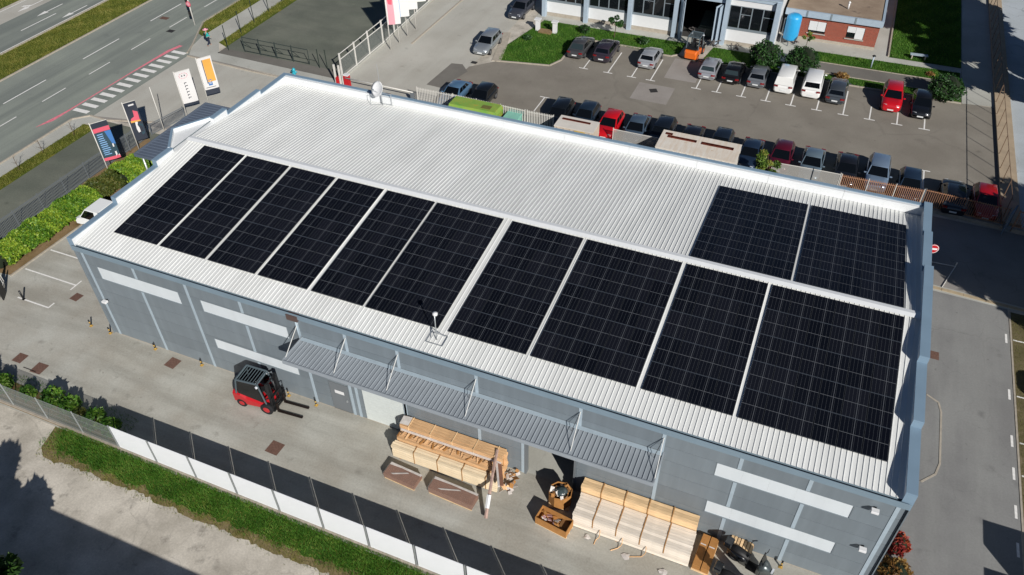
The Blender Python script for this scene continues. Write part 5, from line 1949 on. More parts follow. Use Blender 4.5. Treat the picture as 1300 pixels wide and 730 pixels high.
for x, ang in ((22.35, 62), (22.75, 80), (26.55, 100), (26.35, 112)):          # folded door leaves
    bm = BM()
    c, s = math.cos(R(ang)), -math.sin(R(ang))
    for z0, z1 in ((.05, .35), (3.8, 4.0)):
        slab(bm, [(x, WY, z0), (x+c*.95, WY+s*.95, z0), (x+c*.95, WY+s*.95, z1), (x, WY, z1)], .05)
    for k in (.03, .92):
        tube(bm, (x+c*k, WY+s*k, .05), (x+c*k, WY+s*k, 4.0), .05, 6)
    slab(bm, [(x+c*.06, WY+s*.06, .36), (x+c*.89, WY+s*.89, .36), (x+c*.89, WY+s*.89, 3.79), (x+c*.06, WY+s*.06, 3.79)], .03)
    obj('door_leaf', bm, M['wb_col'], t)
M['machine'] = mat('machine_green', '#3b463f', 0.5, var=.2)
m_ = thing('machine', 'dark green machine with a sloping hood standing inside the open workshop bay', 'machine', (25.3, 57.6, .031))
bm = BM()
prism(bm, [(-1.1, -1.0), (.9, -1.2), (1.0, .9), (-1.0, 1.0)], 0, .9)
obj('base', bm, M['machine'], m_)
bm = BM()
A = [bm.verts.new(p) for p in ((-1.0, -.9, .9), (.8, -1.05, .9), (.8, .8, 1.6), (-.9, .85, 1.6))]
B = [bm.verts.new(p) for p in ((-1.0, -.9, 1.05), (.8, -1.05, 1.05), (.8, .8, 1.95), (-.9, .85, 1.95))]
bm.faces.new(B)
for i in range(4):
    bm.faces.new((A[i], A[(i+1) % 4], B[(i+1) % 4], B[i]))
obj('hood', bm, M['machine'], m_)
M['scrap'] = mat('scrap_metal', '#6f6a68', 0.5, metal=.5, var=.3, scale=6)
for k, (x, y, lab) in enumerate(((26.3, 54.5, 'heap of grey metal parts right of the open workshop bay'), (28.4, 54.6, 'small heap of metal frames below the right workshop window'), (23.9, 56.9, 'tangle of metal racks just inside the left of the workshop bay'))):
    s = thing('scrap_heap', lab, 'scrap', (x, y, .03), 0, 'scrap heaps by the workshop')
    for i in range(14):
        bm = BM()
        a, b = random.uniform(.2, .8), random.uniform(.04, .12)
        tube(bm, (-a/2, 0, 0), (a/2, 0, 0), b/2, 5)
        obj('metal_part', bm, M['scrap'], s, (random.uniform(-.5, .5), random.uniform(-.4, .4), .08+random.uniform(0, .6)), (random.uniform(-.6, .6), random.uniform(-.9, .9), random.uniform(0, 6)))
s = thing('stone_bench', 'pair of pale stone pillars with a table slab on the lawn corner', 'monument', (9.4, 51.7, .025))
for x in (-.95, .95):
    bm = BM()
    box(bm, x-.2, x+.2, -.2, .2, 0, 1.15)
    box(bm, x-.32, x+.32, -.28, .28, 1.152, 1.28)
    obj('pillar', bm, M['plastic_white'], s)
bm = BM()
box(bm, -.7, .7, -.6, .25, 0, .18)
obj('slab', bm, M['soil'], s)
# ------------------------------------------------------------------ brick house
def brick_mat():
    m = bpy.data.materials.new('brick')
    m.use_nodes = True
    tt = m.node_tree
    b = tt.nodes['Principled BSDF']
    tc = tt.nodes.new('ShaderNodeTexCoord')
    mp = tt.nodes.new('ShaderNodeMapping')
    mp.inputs['Rotation'].default_value = (R(90), 0, 0)
    br = tt.nodes.new('ShaderNodeTexBrick')
    br.inputs['Scale'].default_value = 4.0
    br.inputs['Color1'].default_value = (*srgb('#9c4a36'), 1)
    br.inputs['Color2'].default_value = (*srgb('#83402f'), 1)
    br.inputs['Mortar'].default_value = (*srgb('#8d7467'), 1)
    br.inputs['Mortar Size'].default_value = 0.015
    tt.links.new(tc.outputs['Object'], mp.inputs[0])
    tt.links.new(mp.outputs[0], br.inputs[0])
    tt.links.new(br.outputs[0], b.inputs['Base Color'])
    b.inputs['Roughness'].default_value = .85
    return m
M['brick'] = brick_mat()
M['flat_roof'] = ground_mat('bitumen_roof', '#a08e7b', '#8d7b69', .5, '#4b4039', .45, .60, .15)
t = thing('brick_house', 'low red brick annex with grey roof edge and white roller shutters', 'building', (0, 0, 0))
BY = 59.5
BW = [(34.68, 36.34, .85, 2.05), (38.35, 40.0, .85, 2.05)]
rects = [(33.0, 41.25, .32, 2.45)]
for o in BW:
    rects = cut(rects, o)
bm = BM()
for a, b, c, d in rects:
    box(bm, a, b, BY, BY+.25, c, d)
box(bm, 41.0, 41.25, BY+.251, 80, .32, 2.45)
obj('wall', bm, M['brick'], t)
bm = BM()
box(bm, 32.95, 41.3, BY-.05, BY+.2, 0, .318)
obj('plinth', bm, M['kerb'], t)
bm = BM()
box(bm, 32.2, 41.45, BY-.28, BY-.05, 2.45, 3.05)
box(bm, 41.25, 41.48, BY-.05, 80, 2.45, 3.05)
obj('roof_edge', bm, M['wb_col'], t)
for x in (34.3, 36.6, 38.9):
    bm = BM()
    box(bm, x-.08, x+.08, BY-.31, BY-.282, 2.45, 3.09)
    obj('edge_joint', bm, M['frame_grey'], t)
bm = BM()
box(bm, 32.2, 41.25, BY-.05, 80, 2.6, 2.98)
obj('roof', bm, M['flat_roof'], t)
for i, (x0, x1, z0, z1) in enumerate(BW):
    bm = BM()
    box(bm, x0+.02, x1-.02, BY+.06, BY+.1, z0+.02, z1-.02)
    w = obj('window', bm, M['wb_glass'], t)
    bm = BM()
    box(bm, x0-.08, x1+.08, BY-.1, BY-.002, z0-.08, z0-.005)
    obj('sill', bm, M['pavement'], w)
    for j in range(2):
        xa, xb = x0+.03+j*(x1-x0-.06)/2, x0+.03+(j+1)*(x1-x0-.06)/2-.02
        zz_ = z0+.28 if i == 0 else (z0+.62 if j == 0 else z0+.04)
        n = 8
        bm = BM()
        for k in range(n):
            h = (z1-zz_)/n
            box(bm, xa, xb, BY-.05, BY-.02, zz_+k*h+.006, zz_+(k+1)*h)
        obj('shutter', bm, M['wb_white'], w)
bm = BM()
tube(bm, (37.9, 61.4, 2.98), (37.9, 61.4, 3.6), .09, 8)
lathe(bm, [(.16, 3.6), (.05, 3.75)], 8, (37.9, 61.4, 0))
obj('roof_vent', bm, M['plastic_white'], t)
# blue tank
t = thing('blue_tank', 'tall bright blue pressure tank on legs between workshop and brick annex', 'tank', (33.25, 57.9, 0.03))
bm = BM()
lathe(bm, [(.05, .42), (.45, .48), (.68, .62), (.72, .75), (.72, 2.75), (.68, 2.92), (.45, 3.08), (.05, 3.14)], 24)
obj('vessel', bm, mat('tank_blue', '#2f9fd6', .4, coat=.2, var=.05), t)
for k in range(3):
    a = k*2*PI/3+.4
    bm = BM()
    tube(bm, (.55*math.cos(a), .55*math.sin(a), 0), (.55*math.cos(a), .55*math.sin(a), .75), .06, 6)
    obj('leg', bm, M['rail_grey'], t)
bm = BM()
tube(bm, (.6, -.3, .35), (.95, -.35, 0), .04, 6)
tube(bm, (-.7, -.1, 2.6), (-.85, -.1, 2.6), .06, 6)
tube(bm, (-.85, -.1, 2.6), (-.85, -.1, .1), .04, 6)
obj('pipe', bm, M['steel'], t)

# ------------------------------------------------------------------ skips and containers between warehouse and fence
def blotch_mat(name, a, b, c):
    return ground_mat(name, a, b, .9, c, 1.4, .58, .10, rough=.5, bump=.05)
M['skip'] = blotch_mat('painted_skip', '#74a147', '#93a84a', '#d98a35')
t = thing('closed_skip', 'green and orange closed skip with worn paint at the white picket fence', 'skip', (10.4, 31.9, .02))
t.scale = (1.04, 1.0, 1.22)
bm = BM()
pr_ = [(-2.1, -1.0, 0), (2.1, -1.0, 0), (2.1, 1.0, 0), (-2.1, 1.0, 0)]
A = [bm.verts.new((x*.94, y*.9, .15)) for x, y, z in pr_]
B = [bm.verts.new((x, y, 1.25)) for x, y, z in pr_]
C_ = [bm.verts.new((x*.98, y*.72, 1.62)) for x, y, z in pr_]
for P, Q in ((A, B), (B, C_)):
    for i in range(4):
        bm.faces.new((P[i], P[(i+1) % 4], Q[(i+1) % 4], Q[i]))
bm.faces.new(C_); bm.faces.new(A[::-1])
obj('body', bm, M['skip'], t)
for x in (-1.6, -.8, 0, .8, 1.6):
    bm = BM()
    for s in (-1, 1):
        box(bm, x-.05, x+.05, s*.985-.04, s*.985+.04, .16, 1.24)
    obj('rib', bm, M['skip'], t)
bm = BM()
box(bm, -1.9, 1.9, -.6, -.5, 0, .15); box(bm, -1.9, 1.9, .5, .6, 0, .15)
obj('runner', bm, M['iron'], t)
bm = BM()
box(bm, .7, 1.5, -.45, .1, 1.622, 1.65)
obj('hatch', bm, mat('olive_hatch', '#6e6a35', .6, var=.1), t)
t = thing('teal_bin', 'pale teal waste container with a flat lid left of the white picket gate', 'waste bin', (13.65, 32.3, .02))
bm = BM()
A = [bm.verts.new(p) for p in ((-.55, -.85, .15), (.55, -.85, .15), (.55, .85, .15), (-.55, .85, .15))]
B = [bm.verts.new(p) for p in ((-.65, -1.05, 1.2), (.65, -1.05, 1.2), (.65, 1.05, 1.2), (-.65, 1.05, 1.2))]
for i in range(4):
    bm.faces.new((A[i], A[(i+1) % 4], B[(i+1) % 4], B[i]))
bm.faces.new(A[::-1]); bm.faces.new(B)
M['teal'] = mat('teal_plastic', '#84bfae', .5, var=.08, scale=1)
obj('body', bm, M['teal'], t)
bm = BM()
box(bm, -.69, .69, -1.09, 1.09, 1.203, 1.28)
obj('lid', bm, M['teal'], t, bevel=.02)
for x in (-.45, .45):
    for y in (-.7, .7):
        bm = BM()
        tube(bm, (x-.04, y, .09), (x+.04, y, .09), .09, 8)
        obj('caster', bm, M['tyre'], t)
M['cont_beige'] = mat('beige_container', '#c9bba9', .55, var=.08, scale=1.2)
M['cont_white'] = mat('white_container', '#d8d2c8', .55, var=.06, scale=1.2)
M['rust_in'] = ground_mat('rusty_inside', '#6e3226', '#522318', .8, '#8a4a35', 1.2, .6, .2)
M['rust_streak'] = ground_mat('rust_streaks', '#e0dad0', '#dad2c5', 1.2, '#bd9a74', 1.5, .64, .06, streak=(4, .4, .4, '#c7a988', .35), rough=.6, bump=.05)
def slot_container(label, x0, x1, y0, y1, h, slots, m, top, extra=None):
    t = thing('slot_container', label, 'container', ((x0+x1)/2, (y0+y1)/2, .02), 0)
    X, Y = (x1-x0)/2, (y1-y0)/2
    bm = BM()
    for a in ((-X, X, -Y, -Y+.05), (-X, X, Y-.05, Y), (-X, -X+.05, -Y+.05, Y-.05), (X-.05, X, -Y+.05, Y-.05)):
        box(bm, *a, .12, h-.06)
    box(bm, -X+.05, X-.05, -Y+.05, Y-.05, .12, h-.75)
    obj('wall', bm, M[m], t)
    bm = BM()
    rects = [(-X-.02, X+.02, -Y-.02, Y+.02)]
    for s in slots:
        rects = cut(rects, s)
    for a, b, c, d in rects:
        box(bm, a, b, c, d, h-.058, h)
    obj('top', bm, M[top], t)
    for a, b, c, d in slots:
        bm = BM()
        for q in ((a-.03, b+.03, c-.03, c), (a-.03, b+.03, d, d+.03), (a-.03, a, c, d), (b, b+.03, c, d)):
            box(bm, *q, h-.5, h+.035)
        box(bm, a, b, c, d, h-.52, h-.5)
        obj('slot', bm, M['rust_in'], t)
    for i in range(int(2*X/.55)):
        xx = -X+.3+i*.55
        bm = BM()
        box(bm, xx-.04, xx+.04, -Y-.05, -Y-.002, .15, h-.1)
        obj('rib', bm, M[m], t)
    bm = BM()
    box(bm, -X+.1, X-.1, -Y+.3, -Y+.45, 0, .118); box(bm, -X+.1, X-.1, Y-.45, Y-.3, 0, .118)
    obj('runner', bm, M['iron'], t)
    return t
t = slot_container('beige steel container with one dark slot and a yellow plate', 18.15, 21.45, 30.45, 32.2, 2.4, [(-1.35, 1.0, .28, .48)], 'cont_beige', 'cont_white')
bm = BM()
box(bm, .1, 1.0, -.96, -.93, 1.95, 2.3)
obj('yellow_plate', bm, M['yellow_paint'], t)
slot_container('long white steel container with two rusty slots', 26.6, 32.8, 30.35, 33.05, 2.4, [(-2.8, -2.3, .75, .98), (-2.55, -.3, .35, .62), (.15, 2.6, .30, .60)], 'cont_white', 'rust_streak')
car('van', '#dcdddc', 17.05, 29.85, 0, 'white van squeezed in left of the beige container', 'van', None, 0)
car('hatch', '#d9dbdc', 25.35, 30.4, 0, 'white hatchback squeezed in left of the long white container', 'car', None, 0)

# ------------------------------------------------------------------ street furniture and people
t = thing('traffic_light', 'white traffic light pole with a round pink sign at the main road', 'traffic light', (-26.4, 39.6, 0))
bm = BM()
tube(bm, (0, 0, 0), (0, 0, 4.6), .075, 8, .06)
obj('pole', bm, M['rail_white'], t)
for z0, z1 in ((1.0, 1.55), (2.5, 3.3)):
    bm = BM()
    box(bm, -.32, -.09, -.14, .12, z0, z1)
    o = obj('signal_head', bm, M['black'], t)
    for k in range(2 if z1 < 2 else 3):
        bm = BM()
        tube(bm, (-.2, -.15, z0+.14+k*.25), (-.2, -.20, z0+.14+k*.25), .085, 10)
        obj('lens', bm, M['iron'], o)
bm = BM()
tube(bm, (.02, -.10, 2.35), (.02, -.13, 2.35), .30, 20)
o = obj('round_sign', bm, M['banner_red'], t)
bm = BM()
tube(bm, (.02, -.131, 2.35), (.02, -.137, 2.35), .2, 20)
obj('sign_face', bm, M['banner_pink'], o)
t = thing('hydrant', 'turquoise hydrant standing on the pavement edge behind the far left roof corner', 'hydrant', (-9.45, 33.5, 0.02))
M['turq'] = mat('turquoise_paint', '#2aa3b5', .4, coat=.2)
bm = BM()
lathe(bm, [(.20, 0), (.20, .05), (.13, .07), (.13, .62), (.17, .66), (.17, .76), (.10, .90), (.03, .95)], 12)
obj('barrel', bm, M['turq'], t)
for a, b in (((-.3, 0, .55), (.3, 0, .55)), ((0, -.26, .5), (0, 0, .5))):
    bm = BM()
    tube(bm, a, b, .075, 8)
    obj('outlet', bm, M['turq'], t)
t = thing('no_entry_sign', 'round red no entry sign on a pole at the far right corner of the warehouse', 'road sign', (46.95, 25.6, .01), R(12))
bm = BM()
tube(bm, (0, 0, 0), (0, 0, 2.3), .035, 8)
obj('pole', bm, M['steel'], t)
bm = BM()
tube(bm, (0, -.04, 1.95), (0, -.07, 1.95), .36, 24)
o = obj('disc', bm, M['red'], t)
bm = BM()
box(bm, -.26, .26, -.078, -.072, 1.88, 2.02)
obj('bar', bm, M['plastic_white'], o)
bm = BM()
n_ = 20
for i in range(n_):
    a, b = 2*PI*i/n_, 2*PI*(i+1)/n_
    slab(bm, [(.35*math.cos(a), -.074, 1.95+.35*math.sin(a)), (.35*math.cos(b), -.074, 1.95+.35*math.sin(b)), (.315*math.cos(b), -.074, 1.95+.315*math.sin(b)), (.315*math.cos(a), -.074, 1.95+.315*math.sin(a))], .006)
obj('rim', bm, M['plastic_white'], o)
t = thing('barrier_frame', 'thin white height barrier frame at the mouth of the side driveway', 'barrier', (47.4, 26.7, .01))
bm = BM()
tube(bm, (0, 0, .05), (1.55, .1, .05), .03, 6)
tube(bm, (1.55, .1, .05), (.75, -2.5, .05), .03, 6)
tube(bm, (1.55, .1, 0), (1.55, .1, .4), .035, 6)
obj('bar', bm, M['rail_white'], t)
t = thing('lamp_bollard', 'slim pale bollard light with a dark cap on the lawn before the brick annex', 'bollard', (41.3, 55.5, .025))
bm = BM()
tube(bm, (0, 0, 0), (0, 0, 1.15), .07, 8)
obj('post', bm, M['wb_col'], t)
bm = BM()
lathe(bm, [(.16, 1.152), (.18, 1.2), (.06, 1.28)], 10)
obj('cap', bm, M['black'], t)
t = thing('park_bench', 'pale bench at the edge of the shaded lawn', 'bench', (45.4, 59.0, .03), R(4))
for i in range(4):
    bm = BM()
    box(bm, -.8, .8, -.22+i*.13, -.12+i*.13, .42, .46)
    obj('slat', bm, M['strip'], t)
for x in (-.6, .6):
    bm = BM()
    box(bm, x-.05, x+.05, -.2, .28, 0, .418)
    obj('leg', bm, M['kerb'], t)

# person: one skinned body in mid stride, clothing as shells of it
def person(x, y, rz, label):
    t = thing('person', label, 'person', (x, y, .02), rz)
    J = {'pel': (0, 0, .93, .145), 'bel': (0, .01, 1.08, .13), 'che': (0, .02, 1.30, .155), 'nek': (0, .02, 1.47, .06), 'hd0': (0, .035, 1.56, .085), 'hd1': (0, .04, 1.66, .10), 'hd2': (0, .035, 1.74, .075),
         'ls': (-.18, .02, 1.40, .065), 'le': (-.24, -.10, 1.14, .045), 'lw': (-.23, -.02, .92, .032), 'lh': (-.23, .02, .84, .036),
         'rs': (.18, .02, 1.40, .065), 're': (.24, .08, 1.15, .045), 'rw': (.21, .27, 1.02, .032), 'rh': (.2, .34, 1.0, .036),
         'lhp': (-.09, 0, .88, .10), 'lk': (-.10, .16, .49, .065), 'la': (-.10, .20, .09, .045), 'lt': (-.10, .34, .04, .04),
         'rhp': (.09, 0, .88, .10), 'rk': (.10, .02, .48, .065), 'ra': (.10, -.24, .14, .045), 'rt': (.10, -.13, .05, .04)}
    E_ = [('pel', 'bel'), ('bel', 'che'), ('che', 'nek'), ('nek', 'hd0'), ('hd0', 'hd1'), ('hd1', 'hd2'), ('che', 'ls'), ('ls', 'le'), ('le', 'lw'), ('lw', 'lh'), ('che', 'rs'), ('rs', 're'), ('re', 'rw'), ('rw', 'rh'), ('pel', 'lhp'), ('lhp', 'lk'), ('lk', 'la'), ('la', 'lt'), ('pel', 'rhp'), ('rhp', 'rk'), ('rk', 'ra'), ('ra', 'rt')]
    def skin(name, keys, m, grow=0.0):
        idx = {k: i for i, k in enumerate(keys)}
        me = bpy.data.meshes.new(name)
        me.from_pydata([J[k][:3] for k in keys], [(idx[a], idx[b]) for a, b in E_ if a in idx and b in idx], [])
        o = put(name, me, t)
        md = o.modifiers.new('skin', 'SKIN')
        for i, k in enumerate(keys):
            r = J[k][3]+grow
            me.skin_vertices[0].data[i].radius = (r, r*.85)
        me.skin_vertices[0].data[0].use_root = True
        s = o.modifiers.new('sub', 'SUBSURF')
        s.levels = s.render_levels = 2
        me.materials.append(m)
        return o
    sk = mat('skin', '#b98d74', .6)
    skin('body', list(J), sk)
    skin('jacket', ['bel', 'che', 'ls', 'le', 'lw', 'rs', 're', 'rw', 'pel'][:1]+['che', 'ls', 'le', 'lw', 'rs', 're', 'rw', 'pel'], mat('teal_jacket', '#1fa7a4', .7), .018)
    skin('trousers', ['pel', 'lhp', 'lk', 'la', 'rhp', 'rk', 'ra'], mat('navy_trousers', '#1a2036', .8), .014)
    bm = BM()
    lathe(bm, [(.30, 1.745), (.29, 1.765), (.12, 1.79), (.11, 1.86), (.03, 1.88)], 16, (0, .03, 0))
    obj('sun_hat', bm, M['banner_pink'], t)
    bm = BM()
    box(bm, -.16, .16, -.28, -.14, 1.02, 1.40)
    obj('backpack', bm, M['plastic'], t, bevel=.04)
    for s in (-1, 1):
        bm = BM()
        hx = J['lh' if s < 0 else 'rh']
        for f in range(4):
            p = Vector(hx[:3])+Vector((0, .015-.012*f+.01, -.02))
            path_tube(bm, [p, p+Vector((s*.004, .012, -.04)), p+Vector((-s*.008, .02, -.07+.004*f))], .009, 5)
        path_tube(bm, [Vector(hx[:3])+Vector((-s*.025, .02, 0)), Vector(hx[:3])+Vector((-s*.04, .045, -.03))], .010, 5)
        obj('fingers', bm, sk, t)
person(-21.6, 36.0, R(-20), 'person in a teal jacket and dark trousers walking on the pavement corner')

# ------------------------------------------------------------------ off to the south: the neighbour's house whose shadow falls on the old concrete
t = thing('neighbour_house', 'plain flat roofed house in front of the old concrete yard', 'building', (0, 0, 0))
bm = BM()
box(bm, 12.6, 34, -30, -18.9, 0, 5.8)
obj('wall', bm, M['wb_white'], t)
bm = BM()
box(bm, 12.4, 34.2, -30.2, -18.7, 5.802, 6.1)
obj('roof', bm, M['wb_roof'], t)
# ------------------------------------------------------------------ vegetation
M['leaf_hedge'] = leaf_mat('hedge_leaf', '#3f681c', '#668f26', '#9db038')
M['leaf_hedge_dark'] = leaf_mat('brown_green_leaf', '#35451a', '#4c5a22', '#6b6a2e')
M['leaf_bush'] = leaf_mat('bush_leaf', '#1d3d17', '#2b5220', '#43692c')
M['leaf_front'] = leaf_mat('front_leaf', '#2d5318', '#4b7a22', '#7c9a3c')
M['leaf_tree'] = leaf_mat('tree_leaf', '#24401a', '#3b5a22', '#5f7a34')
M['leaf_yellow'] = leaf_mat('yellowing_leaf', '#34541f', '#66812f', '#a8a050')
M['leaf_red'] = leaf_mat('red_leaf', '#6e1a1c', '#93302a', '#a8542e')
M['leaf_dry'] = leaf_mat('dry_leaf', '#6b4a25', '#8f6a35', '#b59a5c')
M['grass'] = leaf_mat('grass_blade', '#34620f', '#50821f', '#7f9a42', .7, .3)
M['grass_dry'] = leaf_mat('dry_grass_blade', '#545e1a', '#757b2c', '#9c9450', .7, .3)
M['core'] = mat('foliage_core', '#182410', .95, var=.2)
M['bark'] = mat('bark', '#5a4a3a', .9, var=.25, scale=6, bump=.5)

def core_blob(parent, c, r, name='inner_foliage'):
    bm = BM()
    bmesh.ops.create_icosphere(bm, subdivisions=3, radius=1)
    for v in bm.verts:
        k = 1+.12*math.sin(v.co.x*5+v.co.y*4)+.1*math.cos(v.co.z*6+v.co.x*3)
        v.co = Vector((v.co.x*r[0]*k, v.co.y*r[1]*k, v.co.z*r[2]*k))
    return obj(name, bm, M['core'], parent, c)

def round_bush(x, y, r, h, label, m='leaf_bush', n=2600, size=.085, group=None, name='round_bush', z0=.02, core=True, trunk=.3, cat='bush'):
    t = thing(name, label, cat, (x, y, z0), 0, group)
    bm = BM()
    tube(bm, (0, 0, 0), (0, 0, h*.5), .07, 6)
    obj('trunk', bm, M['bark'], t)
    if core:
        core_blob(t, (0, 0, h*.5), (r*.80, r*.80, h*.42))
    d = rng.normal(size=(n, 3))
    d /= np.linalg.norm(d, axis=1)[:, None]
    lump = 1+.09*np.sin(d[:, 0]*7+d[:, 1]*5+x)+.08*np.cos(d[:, 2]*8+d[:, 0]*4+y)+.05*np.sin(d[:, 1]*13+x*2)
    rr = lump*rng.uniform(.78, 1.03, n)
    C = np.stack([d[:, 0]*rr*r, d[:, 1]*rr*r, h*.5+d[:, 2]*rr*h*.5], 1)
    C = C[C[:, 2] > .03]
    tone = np.clip(.45+.3*rng.normal(size=len(C))*.7+.25*np.sin(C[:, 0]*4+C[:, 1]*3), 0, 1)
    quads('foliage', leaves(C, size), M[m], tone, t)
    return t
round_bush(31.7, 51.9, 1.45, 2.45, 'clipped round dark green bush behind the grey hatchback', group='clipped round bushes')
round_bush(35.15, 52.2, 1.5, 2.35, 'clipped round dark green bush behind the two white vans', group='clipped round bushes')
round_bush(47.75, 51.6, 1.45, 2.1, 'clipped round dark green bush at the right end of the far row', group='clipped round bushes')
round_bush(13.2, 52.9, .55, .8, 'small dark shrub on the lawn behind the dark saloon', n=500, group='small lawn shrubs', name='shrub')
round_bush(19.6, 52.6, .5, .7, 'small dark shrub on the lawn behind the lone silver hatchback', n=500, group='small lawn shrubs', name='shrub')
round_bush(8.3, 49.2, .4, .5, 'small dark shrub near the left edge of the lawn', n=350, group='small lawn shrubs', name='shrub')
round_bush(38.9, 52.1, .6, .55, 'dry yellow tuft of ornamental grass on the lawn behind the estate car', 'leaf_dry', 600, .07, name='ornamental_grass', core=False)
round_bush(46.6, 55.9, .35, .3, 'small dry tuft on the right hand lawn by the footpath', 'leaf_dry', 250, .07, name='ornamental_grass', core=False)
round_bush(46.35, 1.2, .75, .9, 'orange brown shrub by the near right corner of the warehouse', 'leaf_dry', 1400, .07, name='shrub', z0=.01)
round_bush(46.3, 2.8, .6, 1.0, 'red leaved shrub at the right wall of the warehouse', 'leaf_red', 1200, .07, name='shrub', z0=.01)
round_bush(46.25, -0.4, .8, .8, 'brown green shrub below the near right corner of the warehouse', 'leaf_hedge_dark', 1300, .07, name='shrub', z0=.01)

def hedge(label, pts, w, h, m, n, size=.10):
    x0, y0 = pts[0]
    t = thing('hedge', label, 'hedge', (x0, y0, .01), 0, 'hedges along the picket railing')
    P = np.array(pts, float)-np.array(pts[0])
    seg = np.linalg.norm(np.diff(P, axis=0), axis=1)
    cum = np.concatenate([[0], np.cumsum(seg)])
    L = cum[-1]
    s = rng.uniform(0, L, n)
    cx, cy = np.interp(s, cum, P[:, 0]), np.interp(s, cum, P[:, 1])
    a = rng.uniform(-.35, PI+.35, n)
    lump = 1+.07*np.sin(s*2.1+1)+.07*np.sin(s*4.7+a*2)+.07*np.cos(s*9+a*3)+.05*np.sin(s*17+a*5)
    k = lump*rng.uniform(.8, 1.04, n)
    C = np.stack([cx+np.cos(a)*k*w*.5, cy+rng.normal(0, .08, n), np.clip(h*.42+np.sin(a)*k*h*.58, .04, None)], 1)
    tone = np.clip(.5+.16*np.sin(s*1.7)+.14*np.sin(s*5+a*2)+.28*rng.normal(size=n), 0, 1)
    quads('foliage', leaves(C, size), M[m], tone, t)
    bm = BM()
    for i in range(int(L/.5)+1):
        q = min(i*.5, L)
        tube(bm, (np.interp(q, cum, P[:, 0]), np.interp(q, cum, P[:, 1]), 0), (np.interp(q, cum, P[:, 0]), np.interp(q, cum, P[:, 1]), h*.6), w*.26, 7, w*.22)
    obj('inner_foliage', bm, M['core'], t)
    return t
hedge('long bright yellow green hedge along the railing nearest the camera', [(-12.75, 2.2), (-12.6, 5), (-12.5, 9.2), (-12.4, 10.6)], 2.05, 1.35, 'leaf_hedge', 30000, .075)
hedge('short brownish dark green hedge in the middle of the railing behind the white truck', [(-12.4, 10.8), (-12.2, 13.0)], 1.9, 1.3, 'leaf_hedge_dark', 7000, .07)
hedge('bright green hedge at the far end of the railing by the entrance canopy', [(-12.1, 13.2), (-11.7, 16.2)], 2.2, 1.4, 'leaf_hedge', 8500, .078)

# shrubs behind the mesh fence
for i, (x, y, r, h) in enumerate(((-4.6, -5.9, .8, 1.3), (-2.9, -6.2, .75, 1.5), (-1.0, -6.15, .6, 1.2), (.7, -5.9, .85, 1.55), (2.0, -5.9, .8, 1.3), (3.0, -6.25, .6, 1.0), (4.2, -6.2, .85, 1.5), (5.4, -6.3, .75, 1.45), (-6.5, -6.0, .9, 1.5), (-8.2, -6.1, .8, 1.2))):
    lab = ['leafy shrub behind the mesh fence at the left picture edge', 'leafy shrub behind the mesh fence beside the left edge post', 'low shrub behind the mesh fence left of the wide one', 'wide leafy shrub in the middle of the mesh fence', 'leafy shrub right of the wide one behind the mesh fence', 'low brownish shrub behind the mesh fence', 'tall green shrub near the start of the white panels', 'green shrub right beside the first white panel', 'shrub behind the mesh fence just outside the left picture edge', 'low shrub behind the mesh fence farthest left'][i]
    r, h = r*.72, h*.72
    round_bush(x, y, r, h, lab, 'leaf_front' if i != 5 else 'leaf_hedge_dark', int(1100*r*h), .085, 'shrubs behind the mesh fence', 'shrub', core=False)

def tree(x, y, h, r, label, m='leaf_tree', n=9000, size=.16, clumps=26, trunk=.16, group=None, z0=0.0, crown0=.35, name='tree'):
    t = thing(name, label, 'tree', (x, y, z0), 0, group)
    bm = BM()
    tube(bm, (0, 0, 0), (.1, .05, h*.45), trunk, 8, trunk*.7, caps=False)
    tube(bm, (.1, .05, h*.45), (0, .1, h*.85), trunk*.7, 7, trunk*.2, caps=False)
    cc = []
    for i in range(clumps):
        d = rng.normal(size=3)
        d /= np.linalg.norm(d)
        k = rng.uniform(.55, 1.0)
        c = (d[0]*r*k, d[1]*r*k, h*(crown0+1)/2+d[2]*k*h*(1-crown0)/2)
        cc.append(c)
        z = h*rng.uniform(.3, .7)
        tube(bm, (.06, .05, z), (c[0]*.85, c[1]*.85, c[2]*.97), trunk*.3, 5, trunk*.07, caps=False)
    obj('trunk', bm, M['bark'], t)
    cc = np.array(cc)
    w = rng.integers(0, clumps, n)
    rad = r*rng.uniform(.22, .42, clumps)
    d = rng.normal(size=(n, 3))
    d /= np.linalg.norm(d, axis=1)[:, None]
    d *= (rng.uniform(.3, 1.0, n)**.6)[:, None]
    C = cc[w]+d*rad[w][:, None]*np.array([1, 1, .8])
    tone = np.clip(.45+.2*rng.normal(size=n)+.25*rng.normal(size=clumps)[w], 0, 1)
    quads('crown', leaves(C, size), M[m], tone, t)
    return t
tree(35.0, 31.5, 3.4, 1.05, 'small yellowing tree at the mesh fence behind the warehouse', 'leaf_yellow', 1700, .10, 14, .07, crown0=.3, name='young_tree')
tree(16.4, 52.9, 2.3, .85, 'small young tree with a staked trunk on the lawn behind the plum people carrier', 'leaf_bush', 700, .09, 9, .05, crown0=.45, name='young_tree')
tree(34.9, 57.0, 1.9, .6, 'slender young tree in front of the left brick annex window', 'leaf_yellow', 350, .08, 7, .035, crown0=.5, name='young_tree')
G4 = 'tall trees right of the picture edge'
tree(57.5, 23.7, 8.5, 3.4, 'broad tree on the grass right of the alley, out of frame', n=6500, size=.24, group=G4, trunk=.25)
tree(61.5, 18.8, 11.0, 4.0, 'tall tree on the grass right of the alley, out of frame', n=7500, size=.26, group=G4, trunk=.3)
tree(57.4, 26.6, 7.0, 3.0, 'smaller tree nearest the alley, out of frame', n=4200, size=.22, group=G4, trunk=.2)
tree(67.0, 23.5, 11.0, 4.2, 'tall tree farthest along the alley, out of frame', n=9000, size=.28, group=G4, trunk=.3)
